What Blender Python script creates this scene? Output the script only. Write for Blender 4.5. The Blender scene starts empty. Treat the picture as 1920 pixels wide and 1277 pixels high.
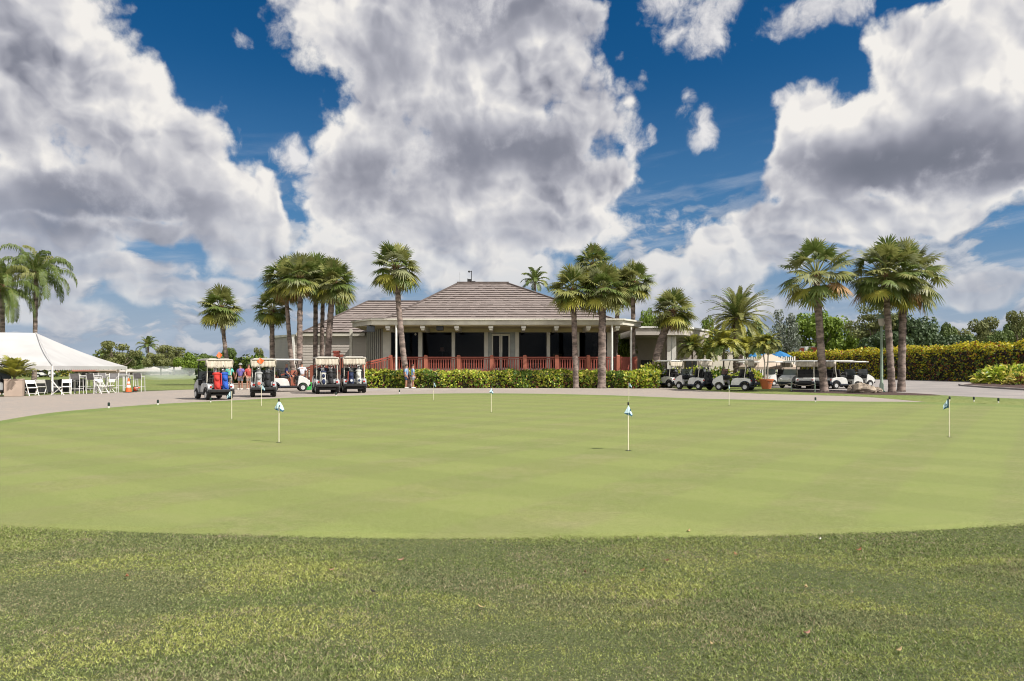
import bpy, bmesh, math, random
import numpy as np
from mathutils import Vector, Matrix
R = math.radians
random.seed(7); RNG = np.random.default_rng(7)
SC = bpy.context.scene
COL = SC.collection

# ------------------------------------------------------------------ camera geometry (24 mm lens, eye 1.5 m above flat ground)
F, CX, HZ, EYE = 1280.0, 960.0, 690.0, 1.5
def G(px, py):
    Y = F*EYE/(py-HZ); return Vector(((px-CX)/F*Y, Y, 0.0))
def PX(px, Y): return (px-CX)/F*Y
def PZ(py, Y): return EYE+(HZ-py)/F*Y
def P(px, py, Y): return Vector((PX(px, Y), Y, PZ(py, Y)))

# ------------------------------------------------------------------ materials
MATS = {}
def nodes_of(name):
    m = bpy.data.materials.new(name); m.use_nodes = True
    nt = m.node_tree; nt.nodes.clear()
    out = nt.nodes.new('ShaderNodeOutputMaterial'); out.location = (900, 0)
    return m, nt, out
def N(nt, t, **kw):
    n = nt.nodes.new(t)
    for k, v in kw.items():
        if k == 'ins':
            for i, val in v.items(): n.inputs[i].default_value = val
        else: setattr(n, k, v)
    return n
def L(nt, a, b): nt.links.new(a, b)
def c4(c): return (c[0], c[1], c[2], 1.0)
def noise(nt, vec, scale, detail=4, rough=.55, dist=0.0):
    n = N(nt, 'ShaderNodeTexNoise'); n.inputs['Scale'].default_value = scale
    n.inputs['Detail'].default_value = detail; n.inputs['Roughness'].default_value = rough
    n.inputs['Distortion'].default_value = dist
    if vec is not None: L(nt, vec, n.inputs['Vector'])
    return n
def mixc(nt, fac, a, b, mode='MIX'):
    n = N(nt, 'ShaderNodeMix'); n.data_type = 'RGBA'; n.blend_type = mode
    for s, v in ((0, fac), (6, a), (7, b)):
        if hasattr(v, 'links'): L(nt, v, n.inputs[s])
        elif s == 0: n.inputs[0].default_value = v
        else: n.inputs[s].default_value = c4(v)
    return n.outputs[2]
def ramp(nt, fac, lo, hi):
    n = N(nt, 'ShaderNodeMapRange'); n.interpolation_type = 'SMOOTHSTEP'
    n.inputs[1].default_value = lo; n.inputs[2].default_value = hi
    L(nt, fac, n.inputs[0]); return n.outputs[0]
def math_(nt, op, a, b=None):
    n = N(nt, 'ShaderNodeMath', operation=op)
    for i, v in ((0, a), (1, b)):
        if v is None: continue
        if hasattr(v, 'links'): L(nt, v, n.inputs[i])
        else: n.inputs[i].default_value = v
    return n.outputs[0]
def mat(name, c1, c2=None, scale=6, rough=.6, bump=0, bscale=None, metal=0, spec=.4, detail=5, island=0, stretch=None, lo=.35, hi=.65, translucent=0, emit=None, coat=0):
    if name in MATS: return MATS[name]
    m, nt, out = nodes_of(name)
    p = N(nt, 'ShaderNodeBsdfPrincipled'); p.location = (500, 0)
    p.inputs['Roughness'].default_value = rough; p.inputs['Metallic'].default_value = metal
    p.inputs['Specular IOR Level'].default_value = spec
    p.inputs['Coat Weight'].default_value = coat
    tc = N(nt, 'ShaderNodeTexCoord'); vec = tc.outputs['Object']
    if stretch:
        mp = N(nt, 'ShaderNodeMapping'); mp.inputs['Scale'].default_value = stretch
        L(nt, vec, mp.inputs[0]); vec = mp.outputs[0]
    if c2 is None: c2 = tuple(x*.8 for x in c1)
    fac = ramp(nt, noise(nt, vec, scale, detail).outputs[0], lo, hi)
    if island:
        g = N(nt, 'ShaderNodeNewGeometry')
        a = math_(nt, 'MULTIPLY', g.outputs['Random Per Island'], island)
        b = math_(nt, 'MULTIPLY', fac, 1-island)
        fac = math_(nt, 'ADD', a, b)
    col = mixc(nt, fac, c1, c2)
    L(nt, col, p.inputs['Base Color'])
    if bump:
        bn = N(nt, 'ShaderNodeBump'); bn.inputs['Strength'].default_value = bump; bn.inputs['Distance'].default_value = .02
        L(nt, noise(nt, vec, bscale or scale*6, 4, .6).outputs[0], bn.inputs['Height']); L(nt, bn.outputs[0], p.inputs['Normal'])
    sh = p.outputs[0]
    if translucent:
        t = N(nt, 'ShaderNodeBsdfTranslucent'); L(nt, col, t.inputs[0])
        mx = N(nt, 'ShaderNodeMixShader'); mx.inputs[0].default_value = translucent
        L(nt, sh, mx.inputs[1]); L(nt, t.outputs[0], mx.inputs[2]); sh = mx.outputs[0]
    L(nt, sh, out.inputs[0]); MATS[name] = m; return m

# ------------------------------------------------------------------ objects
def tag(o, label=None, cat=None, group=None, kind=None):
    if label: o['label'] = label
    if cat: o['category'] = cat
    if group: o['group'] = group
    if kind: o['kind'] = kind
    return o
def empty(name, loc=(0, 0, 0), rz=0, label=None, cat=None, group=None):
    o = bpy.data.objects.new(name, None); COL.objects.link(o)
    o.location = loc; o.rotation_euler = (0, 0, rz); o.empty_display_size = .3
    return tag(o, label, cat, group)
def link_mesh(name, me, parent=None):
    o = bpy.data.objects.new(name, me); COL.objects.link(o)
    if parent is not None: o.parent = parent
    return o
KIDS = {}
def copy_tree(o, parent=None):
    c = o.copy(); COL.objects.link(c)
    if parent is not None: c.parent = parent
    for ch in list(o.children): copy_tree(ch, c)
    return c
def instance(o, loc, rz, label, group=None, scale=None, first=[None]):
    """the first use of a prototype moves it, later uses copy it (with its parts)"""
    if not o.get('placed'):
        o['placed'] = 1; c = o
    else:
        c = copy_tree(o)
    c.location = loc; c.rotation_euler = (0, 0, rz); c['label'] = label
    if group: c['group'] = group
    if scale: c.scale = (scale,)*3 if not hasattr(scale, '__len__') else scale
    return c

class MB:
    def __init__(s): s.v = []; s.f = []; s.m = []
    def add(s, vs, fs, mi=0):
        b = len(s.v); s.v += [tuple(v) for v in vs]
        s.f += [tuple(b+i for i in f) for f in fs]; s.m += [mi]*len(fs); return s
    def box(s, c, d, rz=0, mi=0, rot=None):
        x, y, z = d[0]/2, d[1]/2, d[2]/2
        vs = [Vector((a*x, b*y, e*z)) for e in (-1, 1) for b in (-1, 1) for a in (-1, 1)]
        M = rot if rot is not None else Matrix.Rotation(rz, 3, 'Z')
        c = Vector(c)
        return s.add([c+M@v for v in vs], [(0, 2, 3, 1), (4, 5, 7, 6), (0, 1, 5, 4), (2, 6, 7, 3), (0, 4, 6, 2), (1, 3, 7, 5)], mi)
    def span(s, a, b, mi=0):
        return s.box(((a[0]+b[0])/2, (a[1]+b[1])/2, (a[2]+b[2])/2), (abs(b[0]-a[0]), abs(b[1]-a[1]), abs(b[2]-a[2])), 0, mi)
    def bar(s, p0, p1, w, h, mi=0):
        p0, p1 = Vector(p0), Vector(p1); d = p1-p0; q = d.to_track_quat('X', 'Z').to_matrix()
        return s.box((p0+p1)/2, (d.length, w, h), 0, mi, q)
    def tube(s, pts, rad, n=8, mi=0, caps=True, jit=0):
        pts = [Vector(p) for p in pts]
        if not hasattr(rad, '__len__'): rad = [rad]*len(pts)
        b = len(s.v); up = None
        for i, p in enumerate(pts):
            t = (pts[min(i+1, len(pts)-1)]-pts[max(i-1, 0)]).normalized()
            if up is None: up = Vector((0, 0, 1)) if abs(t.z) < .9 else Vector((1, 0, 0))
            u = t.cross(up).normalized(); w = u.cross(t).normalized(); up = w
            for k in range(n):
                a = 2*math.pi*k/n; r = rad[i]*(1+(random.uniform(-jit, jit) if jit else 0))
                s.v.append(tuple(p+u*(r*math.cos(a))+w*(r*math.sin(a))))
        for i in range(len(pts)-1):
            for k in range(n):
                k2 = (k+1) % n
                s.f.append((b+i*n+k, b+i*n+k2, b+(i+1)*n+k2, b+(i+1)*n+k)); s.m.append(mi)
        if caps:
            s.f.append(tuple(b+k for k in reversed(range(n)))); s.m.append(mi)
            e = b+(len(pts)-1)*n; s.f.append(tuple(e+k for k in range(n))); s.m.append(mi)
        return s
    def lathe(s, prof, n=16, c=(0, 0, 0), mi=0, sx=1, sy=1, rot=None):
        b = len(s.v); c = Vector(c)
        for r, z in prof:
            for k in range(n):
                a = 2*math.pi*k/n; v = Vector((r*sx*math.cos(a), r*sy*math.sin(a), z))
                if rot is not None: v = rot@v
                s.v.append(tuple(c+v))
        for i in range(len(prof)-1):
            for k in range(n):
                k2 = (k+1) % n
                s.f.append((b+i*n+k, b+i*n+k2, b+(i+1)*n+k2, b+(i+1)*n+k)); s.m.append(mi)
        s.f.append(tuple(b+k for k in reversed(range(n)))); s.m.append(mi)
        e = b+(len(prof)-1)*n; s.f.append(tuple(e+k for k in range(n))); s.m.append(mi)
        return s
    def ball(s, c, r, nu=10, nv=6, mi=0):
        if not hasattr(r, '__len__'): r = (r, r, r)
        return s.lathe([(max(.02, math.sin(math.pi*i/nv))*1.0, -math.cos(math.pi*i/nv)*r[2]) for i in range(nv+1)], nu, c, mi, r[0], r[1])
    def torus(s, c, R0, r, n=16, m=6, axis='Y', mi=0):
        b = len(s.v); c = Vector(c)
        M = {'Z': Matrix.Identity(3), 'Y': Matrix.Rotation(R(90), 3, 'X'), 'X': Matrix.Rotation(R(90), 3, 'Y')}[axis] if isinstance(axis, str) else axis
        for i in range(n):
            for j in range(m):
                a = 2*math.pi*i/n; d = 2*math.pi*j/m
                s.v.append(tuple(c+M@Vector(((R0+r*math.cos(d))*math.cos(a), (R0+r*math.cos(d))*math.sin(a), r*math.sin(d)))))
        for i in range(n):
            for j in range(m):
                s.f.append((b+i*m+j, b+((i+1) % n)*m+j, b+((i+1) % n)*m+(j+1) % m, b+i*m+(j+1) % m)); s.m.append(mi)
        return s
    def prism(s, poly, y0, y1, mi=0, y0s=1, y1s=1):
        """side profile in X-Z extruded along Y"""
        n = len(poly)
        vs = [(x, y0, z) for x, z in poly]+[(x, y1, z) for x, z in poly]
        fs = [(i, (i+1) % n, n+(i+1) % n, n+i) for i in range(n)]+[tuple(reversed(range(n))), tuple(range(n, 2*n))]
        return s.add(vs, fs, mi)
    def slab(s, poly, z0, z1, mi=0):
        n = len(poly)
        vs = [(x, y, z0) for x, y in poly]+[(x, y, z1) for x, y in poly]
        fs = [(i, (i+1) % n, n+(i+1) % n, n+i) for i in range(n)]+[tuple(reversed(range(n))), tuple(range(n, 2*n))]
        return s.add(vs, fs, mi)
    def build(s, name, mats, parent=None, smooth=False, bevel=0, loc=None, seg=2):
        me = bpy.data.meshes.new(name); me.from_pydata(s.v, [], s.f)
        for m in (mats if isinstance(mats, (list, tuple)) else [mats]): me.materials.append(m)
        if any(s.m): me.polygons.foreach_set('material_index', s.m)
        bm = bmesh.new(); bm.from_mesh(me); bmesh.ops.recalc_face_normals(bm, faces=bm.faces); bm.to_mesh(me); bm.free()
        o = link_mesh(name, me, parent)
        if smooth:
            me.polygons.foreach_set('use_smooth', [True]*len(me.polygons))
            try: me.set_sharp_from_angle(angle=R(50))
            except Exception: pass
        if bevel:
            md = o.modifiers.new('bevel', 'BEVEL'); md.width = bevel; md.segments = seg; md.limit_method = 'ANGLE'; md.angle_limit = R(35)
        if loc is not None: o.location = loc
        return o

def faces_mesh(name, Q, mi, mats, parent=None):
    """fast mesh of loose k-gons: Q is (n,k,3)"""
    Q = np.asarray(Q, np.float32); n, k, _ = Q.shape
    me = bpy.data.meshes.new(name)
    me.vertices.add(n*k); me.vertices.foreach_set('co', Q.reshape(-1))
    me.loops.add(n*k); me.loops.foreach_set('vertex_index', np.arange(n*k, dtype=np.int32))
    me.polygons.add(n); me.polygons.foreach_set('loop_start', np.arange(0, n*k, k, dtype=np.int32))
    try: me.polygons.foreach_set('loop_total', np.full(n, k, np.int32))
    except Exception: pass
    for m in mats: me.materials.append(m)
    if mi is not None: me.polygons.foreach_set('material_index', np.asarray(mi, np.int32))
    me.update(calc_edges=True); me.validate()
    return link_mesh(name, me, parent)

def sheet(name, pts, z, m, kind='structure', slope=0):
    """a level sheet with its edge turned down into the ground"""
    me = bpy.data.meshes.new(name); bm = bmesh.new()
    vs = [bm.verts.new((p[0], p[1], z)) for p in pts]; bm.faces.new(vs)
    bmesh.ops.recalc_face_normals(bm, faces=bm.faces); bm.normal_update()
    if bm.faces[:][0].normal.z < 0: bmesh.ops.reverse_faces(bm, faces=bm.faces)
    bmesh.ops.triangulate(bm, faces=bm.faces)
    n = len(vs); lo = []
    for i in range(n):
        a, b = Vector(pts[i-1]), Vector(pts[(i+1) % n]); d = (b-a); d.z = 0; d.normalize(); o = Vector((d.y, -d.x, 0))*slope
        lo.append(bm.verts.new((pts[i][0]+o.x, pts[i][1]+o.y, -.02 if not slope else -.003)))
    for i in range(n): bm.faces.new((vs[i], lo[i], lo[(i+1) % n], vs[(i+1) % n]))
    bm.to_mesh(me); bm.free(); me.materials.append(m)
    o = link_mesh(name, me); o['kind'] = kind; return o
def smooth_loop(pts, per=8, closed=True):
    """Catmull-Rom through points"""
    out = []; n = len(pts)
    rng = range(n) if closed else range(n-1)
    for i in rng:
        g = (lambda k: pts[k % n]) if closed else (lambda k: pts[max(0, min(n-1, k))])
        p0, p1, p2, p3 = [Vector(g(i+d)) for d in (-1, 0, 1, 2)]
        for j in range(per):
            t = j/per
            out.append(.5*((2*p1)+(p2-p0)*t+(2*p0-5*p1+4*p2-p3)*t*t+(3*p1-p0-3*p2+p3)*t**3))
    if not closed: out.append(Vector(pts[-1]))
    return out
# ------------------------------------------------------------------ sun, sky and clouds, camera
SUN_DIR = Vector((.78, -.40, 1.0)).normalized()
SUN_EL = math.asin(SUN_DIR.z); SUN_AZ = math.atan2(SUN_DIR.x, SUN_DIR.y)
EXPO = .75
def make_camera_and_sun():
    cd = bpy.data.cameras.new('camera'); cam = bpy.data.objects.new('camera', cd); COL.objects.link(cam)
    cam.location = (0, 0, EYE); cam.rotation_euler = (R(90), 0, 0)
    cd.sensor_width = 36; cd.lens = 36*F/1920; cd.shift_y = (HZ-638.5)/1920; cd.clip_end = 6000; cd.clip_start = .05
    SC.camera = cam
    ld = bpy.data.lights.new('sun', 'SUN'); ld.energy = 3.9; ld.angle = R(.55); ld.color = (1.0, .955, .88)
    lo = bpy.data.objects.new('sun', ld); COL.objects.link(lo); lo.location = (60, -30, 80)
    lo.rotation_euler = (-SUN_DIR).to_track_quat('-Z', 'Y').to_euler()
    vs = SC.view_settings; SC.display_settings.display_device = 'sRGB'
    vs.view_transform = 'Standard'; vs.look = 'None'; vs.exposure = EXPO; vs.gamma = 1; vs.use_curve_mapping = False
    cy = SC.cycles; cy.max_bounces = 6; cy.diffuse_bounces = 3; cy.glossy_bounces = 3; cy.transparent_max_bounces = 12
    cy.transmission_bounces = 4; cy.volume_bounces = 1; cy.caustics_reflective = False; cy.caustics_refractive = False
    cy.sample_clamp_indirect = 6; cy.use_denoising = True; cy.pixel_filter_type = 'BLACKMAN_HARRIS'; cy.filter_width = 1.05; cy.use_adaptive_sampling = True; cy.adaptive_threshold = .01; cy.adaptive_min_samples = 12

# every cloud body: centre and radii as bearings/elevations, tilt, weight
# (x, y, rx, ry, tilt deg) in the 24 mm picture's units (1280 = 45 degrees), y measured up from the horizon
CLOUDS = [
 (60, 610, 230, 190, -25), (120, 540, 150, 110, 0), (110, 425, 130, 90, 0), (190, 480, 250, 150, -32), (330, 385, 170, 95, -28), (60, 330, 330, 60, 0), (250, 330, 250, 62, -4),
 (410, 300, 105, 105, -50), (495, 300, 52, 95, -12), (460, 235, 95, 75, 10), (30, 440, 90, 120, 0), (-250, 480, 330, 260, 0),
 (640, 660, 150, 110, -38), (760, 600, 210, 150, -40), (900, 640, 260, 100, 0), (940, 530, 250, 110, 0), (800, 470, 190, 150, 0), (1000, 470, 180, 120, 0),
 (900, 380, 260, 90, 4), (1060, 345, 150, 75, 0), (780, 330, 240, 70, 0), (690, 290, 120, 80, 10), (1000, 270, 210, 62, 0), (830, 255, 230, 60, 0), 
 (700, 400, 90, 60, 30), (820, 200, 260, 60, 0),
 (1560, 345, 130, 60, 0), (1610, 430, 140, 90, 0), (1680, 590, 90, 80, 30),
 (1850, 600, 260, 130, 20), (1740, 500, 200, 120, 25), (1900, 480, 280, 160, 0), (1700, 400, 260, 82, 0), (1850, 370, 260, 80, 0), (1505, 475, 62, 60, -30), (1490, 410, 40, 62, 5), (1530, 360, 80, 50, 0),
 (1540, 282, 200, 46, 6), (1740, 285, 140, 32, 0), (1440, 268, 70, 52, 20), (1460, 215, 80, 46, 0), (1360, 235, 60, 32, 10), (1620, 250, 120, 30, 0), (1350, 175, 110, 50, 0), (1250, 160, 90, 42, 0),
 (1830, 150, 110, 36, 0), (1700, 190, 70, 26, 0), (1300, 110, 160, 34, 0),
 (120, 245, 200, 44, 0), (270, 262, 100, 34, 0), (40, 225, 110, 40, 0), (230, 195, 160, 36, 0), (300, 150, 90, 42, 0),  (400, 150, 80, 30, 0), (120, 110, 120, 34, 0), (60, 160, 120, 34, 0),
 (-500, 300, 300, 90, 0), (2150, 420, 200, 190, 0), (2500, 300, 300, 120, 0),
]
# loose shreds of cloud
WISPS = [(1325, 680, 95, 90, 1), (1270, 640, 90, 55, .8), (1250, 690, 80, 60, .9), (1480, 655, 110, 42, 1), (1560, 690, 110, 50, 1), (1445, 640, 60, 30, .9), (1325, 450, 42, 70, .95), (1300, 502, 34, 44, .8), (1228, 440, 22, 26, .7),
 (545, 405, 46, 60, .95), (600, 350, 90, 60, .9), (1190, 430, 45, 50, 1), (462, 625, 26, 22, .6), (530, 640, 50, 70, .6), (640, 350, 60, 60, .9), (1470, 505, 40, 34, 1), (1500, 470, 70, 60, 1), (430, 425, 60, 60, .7), (1240, 270, 170, 40, .6)]
# cloud undersides, turned from the sun or shaded by the cloud above: (x, y, rx, ry, strength)
SHADES = [
 (180, 300, 420, 70, .95), (20, 420, 150, 80, .35), (380, 330, 150, 70, .4), (20, 660, 100, 80, .25), (330, 400, 60, 60, .3),
 (1000, 690, 330, 60, .95), (960, 640, 260, 45, .6), (930, 400, 240, 62, .95), (800, 430, 130, 70, .6), (690, 330, 140, 100, .6), (860, 250, 280, 40, .45), (720, 580, 160, 80, .5), (640, 250, 140, 80, .5),
 (1730, 370, 340, 110, 1.25), (1850, 330, 260, 70, 1.0), (1620, 320, 180, 40, .7), (1800, 560, 120, 90, .45), (1560, 255, 200, 26, .4), (1450, 380, 60, 60, .3),
 (1480, 655, 110, 18, .5), (1270, 650, 60, 40, .4), (200, 190, 300, 70, .5), (480, 150, 260, 60, .55), (1300, 100, 260, 50, .4), (1750, 130, 260, 50, .4),
]
TILTS = (0, -32, 22)
def bearing(x, y):
    az = math.atan((x-CX)/F); return az, math.atan(y/F*math.cos(az)), math.cos(az)
def ellipse_lengths(g, vecs, items, fold):
    """soft union of ellipses given as bearings; chained eight at a time so the shader evaluates them in turn"""
    acc = None; cur = vecs
    for n, it in enumerate(items):
        x, y, rx, ry, t = it[0], it[1], it[2], it[3], it[4]
        az, el, k = bearing(x, y); ti = min(range(3), key=lambda i: abs(TILTS[i]-t)) if fold == 'bodies' else 0
        a = R(TILTS[ti]); cx, cy = az*math.cos(a)+el*math.sin(a), -az*math.sin(a)+el*math.cos(a)
        ix, iy = F/(rx*k*k), F/(ry*k)
        if n and n % 8 == 0:
            cur = []
            for v in vecs:
                ch = N(g, 'ShaderNodeVectorMath', operation='MULTIPLY_ADD'); L(g, acc, ch.inputs[0]); ch.inputs[1].default_value = (0, 0, 1e-6); L(g, v, ch.inputs[2]); cur.append(ch.outputs[0])
        mp = N(g, 'ShaderNodeVectorMath', operation='MULTIPLY_ADD'); L(g, cur[ti], mp.inputs[0])
        mp.inputs[1].default_value = (ix, iy, 1); mp.inputs[2].default_value = (-cx*ix, -cy*iy, 0)
        ln = N(g, 'ShaderNodeVectorMath', operation='LENGTH'); L(g, mp.outputs[0], ln.inputs[0]); v = ln.outputs[1]
        if fold == 'bodies':
            if acc is None: acc = v
            else:
                q = N(g, 'ShaderNodeMath', operation='SMOOTH_MIN'); L(g, acc, q.inputs[0]); L(g, v, q.inputs[1]); q.inputs[2].default_value = .22; acc = q.outputs[0]
        else:
            q = N(g, 'ShaderNodeMapRange'); q.interpolation_type = 'SMOOTHSTEP'
            q.inputs[1].default_value = 1.3; q.inputs[2].default_value = .1; q.inputs[4].default_value = t; L(g, v, q.inputs[0])
            acc = q.outputs[0] if acc is None else math_(g, 'MAXIMUM', acc, q.outputs[0])
    return acc
def noise2(nt, vec, scale, detail, rough=.55):
    n = noise(nt, vec, scale, detail, rough); n.noise_dimensions = '2D'; return n
def warp(nt, p, scale, amount, detail=3):
    wn = noise2(nt, p, scale, detail)
    sub = N(nt, 'ShaderNodeVectorMath', operation='SUBTRACT'); L(nt, wn.outputs['Color'], sub.inputs[0]); sub.inputs[1].default_value = (.5, .5, .5)
    sc = N(nt, 'ShaderNodeVectorMath', operation='MULTIPLY_ADD'); L(nt, sub.outputs[0], sc.inputs[0]); sc.inputs[1].default_value = (amount, amount, 0); L(nt, p, sc.inputs[2])
    return sc.outputs[0]
def rotated(nt, p, deg):
    sp = N(nt, 'ShaderNodeSeparateXYZ'); L(nt, p, sp.inputs[0]); a = R(deg)
    x = math_(nt, 'ADD', math_(nt, 'MULTIPLY', sp.outputs[0], math.cos(a)), math_(nt, 'MULTIPLY', sp.outputs[1], math.sin(a)))
    y = math_(nt, 'ADD', math_(nt, 'MULTIPLY', sp.outputs[0], -math.sin(a)), math_(nt, 'MULTIPLY', sp.outputs[1], math.cos(a)))
    c = N(nt, 'ShaderNodeCombineXYZ'); L(nt, x, c.inputs[0]); L(nt, y, c.inputs[1]); return c.outputs[0]
def puffs(nt, v, scale, detail, rough=.5):
    vo = N(nt, 'ShaderNodeTexVoronoi'); vo.voronoi_dimensions = '2D'; vo.feature = 'F1'
    vo.inputs['Scale'].default_value = scale; vo.inputs['Detail'].default_value = detail; vo.inputs['Roughness'].default_value = rough; vo.inputs['Lacunarity'].default_value = 2.2
    L(nt, v, vo.inputs['Vector']); return math_(nt, 'SUBTRACT', .5, vo.outputs['Distance'])
def madd(nt, a, k, b):
    n = N(nt, 'ShaderNodeMath', operation='MULTIPLY_ADD'); L(nt, a, n.inputs[0]); n.inputs[1].default_value = k
    if hasattr(b, 'links'): L(nt, b, n.inputs[2])
    else: n.inputs[2].default_value = b
    return n.outputs[0]
def make_world():
    w = bpy.data.worlds.new('World'); SC.world = w; w.use_nodes = True; nt = w.node_tree; nt.nodes.clear()
    w.cycles.sampling_method = 'NONE'
    out = N(nt, 'ShaderNodeOutputWorld'); bg = N(nt, 'ShaderNodeBackground'); L(nt, bg.outputs[0], out.inputs[0])
    SKY_K = .085; bg.inputs[1].default_value = SKY_K
    sky = N(nt, 'ShaderNodeTexSky', sky_type='NISHITA'); sky.sun_disc = False; sky.sun_elevation = SUN_EL; sky.sun_rotation = SUN_AZ
    sky.air_density = 1.0; sky.dust_density = .25; sky.ozone_density = 3.0
    tc = N(nt, 'ShaderNodeTexCoord'); sp = N(nt, 'ShaderNodeSeparateXYZ'); L(nt, tc.outputs['Generated'], sp.inputs[0])
    az = math_(nt, 'ARCTAN2', sp.outputs[0], sp.outputs[1]); el = math_(nt, 'ARCSINE', sp.outputs[2])
    cb = N(nt, 'ShaderNodeCombineXYZ'); L(nt, az, cb.inputs[0]); L(nt, el, cb.inputs[1])
    p = cb.outputs[0]
    w1 = warp(nt, warp(nt, p, 26, .010, 3), 7, .055)
    vecs = [w1, rotated(nt, w1, TILTS[1]), rotated(nt, w1, TILTS[2])]
    dist = ellipse_lengths(nt, vecs, CLOUDS, 'bodies')
    body = madd(nt, dist, -1.45, 1.60)
    cap = N(nt, 'ShaderNodeMath', operation='SMOOTH_MIN'); L(nt, body, cap.inputs[0]); cap.inputs[1].default_value = .85; cap.inputs[2].default_value = .3; body = cap.outputs[0]
    # relief: rounded heads on rounded heads, and their value a little nearer the sun
    def relief(v):
        return madd(nt, puffs(nt, v, 8.5, 2.7, .52), 1.0, madd(nt, noise2(nt, v, 5, 5, .55).outputs[0], .9, -.45))
    off = N(nt, 'ShaderNodeVectorMath', operation='ADD'); L(nt, w1, off.inputs[0]); off.inputs[1].default_value = (.014, .014, 0)
    r0 = relief(w1); r1 = relief(off.outputs[0])
    fine = madd(nt, noise2(nt, p, 24, 8, .60).outputs[0], 1.0, -.5)
    dens = math_(nt, 'ADD', math_(nt, 'ADD', body, madd(nt, r0, .62, 0.0)), madd(nt, fine, .62, 0.0))
    low0 = ramp(nt, el, .24, .06)
    dens = math_(nt, 'MULTIPLY', math_(nt, 'ADD', dens, madd(nt, low0, .12, 0.0)), madd(nt, low0, -.45, 1.0))
    shade = ellipse_lengths(nt, [warp(nt, p, 5, .15, 4)], SHADES, 'shades')
    lit = math_(nt, 'SUBTRACT', r0, r1)
    rim = ramp(nt, dens, .75, .15)
    shm = math_(nt, 'MULTIPLY', shade, ramp(nt, dens, .1, .7))
    val = madd(nt, math_(nt, 'MULTIPLY', lit, madd(nt, shm, -.75, 1.0)), .86, .74)
    val = math_(nt, 'ADD', val, madd(nt, rim, .20, 0.0))
    val = math_(nt, 'ADD', val, madd(nt, noise2(nt, p, 4.5, 4, .5).outputs[0], 1.1, -.55))
    val = math_(nt, 'ADD', val, madd(nt, fine, .16, 0.0))
    keep = madd(nt, shm, -.72, 1.0)
    val = math_(nt, 'MULTIPLY', val, keep)
    cr = N(nt, 'ShaderNodeValToRGB'); L(nt, val, cr.inputs[0])
    e = cr.color_ramp.elements; e[0].position = 0; e[0].color = (.15, .165, .21, 1); e[1].position = 1; e[1].color = (.90, .87, .83, 1)
    for pos, c in ((.25, (.245, .255, .31)), (.5, (.425, .43, .485)), (.75, (.65, .645, .67))):
        q = e.new(pos); q.color = c4(c)
    low = ramp(nt, el, .26, .02)
    ccol = mixc(nt, madd(nt, low, .38, 0.0), cr.outputs[0], (.43, .47, .55))
    k = 1.0/(SKY_K*2**EXPO)
    cs = N(nt, 'ShaderNodeVectorMath', operation='SCALE'); L(nt, ccol, cs.inputs[0]); cs.inputs['Scale'].default_value = k
    hs = N(nt, 'ShaderNodeHueSaturation'); hs.inputs['Saturation'].default_value = 1.42; hs.inputs['Value'].default_value = .50; hs.inputs['Hue'].default_value = .502
    L(nt, sky.outputs[0], hs.inputs['Color'])
    # towards the horizon clear air pales to a soft blue-grey
    skyc = mixc(nt, madd(nt, ramp(nt, el, .42, .10), .55, 0.0), hs.outputs[0], tuple(x*k for x in (.115, .27, .50)))
    skyc = mixc(nt, madd(nt, ramp(nt, el, .20, .0), .9, 0.0), skyc, tuple(x*k for x in (.37, .44, .55)))
    mp = N(nt, 'ShaderNodeVectorMath', operation='MULTIPLY'); L(nt, rotated(nt, p, 7), mp.inputs[0]); mp.inputs[1].default_value = (2.2, 16, 1)
    st = ramp(nt, noise2(nt, mp.outputs[0], 2.2, 6, .6).outputs[0], .44, .78)
    stm = math_(nt, 'MULTIPLY', st, madd(nt, ramp(nt, el, .36, .16), .55, 0.0))
    skyc = mixc(nt, stm, skyc, tuple(x*k for x in (.50, .56, .66)))
    # small far cumulus in rows above the horizon
    fl = N(nt, 'ShaderNodeVectorMath', operation='MULTIPLY'); L(nt, w1, fl.inputs[0]); fl.inputs[1].default_value = (1, 2.3, 1)
    fn = noise2(nt, fl.outputs[0], 13, 6, .55).outputs[0]
    off2 = N(nt, 'ShaderNodeVectorMath', operation='ADD'); L(nt, fl.outputs[0], off2.inputs[0]); off2.inputs[1].default_value = (.010, .022, 0)
    fn2 = noise2(nt, off2.outputs[0], 13, 6, .55).outputs[0]
    fa = math_(nt, 'MULTIPLY', ramp(nt, fn, .47, .60), math_(nt, 'MULTIPLY', ramp(nt, el, .27, .17), .75))
    fv = madd(nt, math_(nt, 'SUBTRACT', fn, fn2), 3.2, .45)
    fcol = mixc(nt, fv, tuple(x*k for x in (.25, .30, .40)), tuple(x*k for x in (.66, .66, .68)))
    skyc = mixc(nt, fa, skyc, fcol)
    alpha = math_(nt, 'MULTIPLY', ramp(nt, dens, -.03, .30), madd(nt, low, -.3, 1.0))
    wm = ellipse_lengths(nt, [warp(nt, p, 12, .05, 3)], WISPS, 'shades')
    wn0 = noise2(nt, w1, 15, 8, .62).outputs[0]
    wn1 = noise2(nt, off.outputs[0], 15, 8, .62).outputs[0]
    wa = ramp(nt, math_(nt, 'ADD', madd(nt, wm, .62, 0.0), madd(nt, wn0, 1.5, -.75)), .24, .72)
    wa = math_(nt, 'MULTIPLY', wa, ramp(nt, wm, .02, .30))
    wcol = mixc(nt, madd(nt, math_(nt, 'SUBTRACT', wn0, wn1), 2.2, .62), tuple(x*k for x in (.36, .38, .46)), tuple(x*k for x in (.86, .84, .83)))
    skyc = mixc(nt, madd(nt, wa, .92, 0.0), skyc, wcol)
    front = mixc(nt, alpha, skyc, cs.outputs[0])
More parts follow.
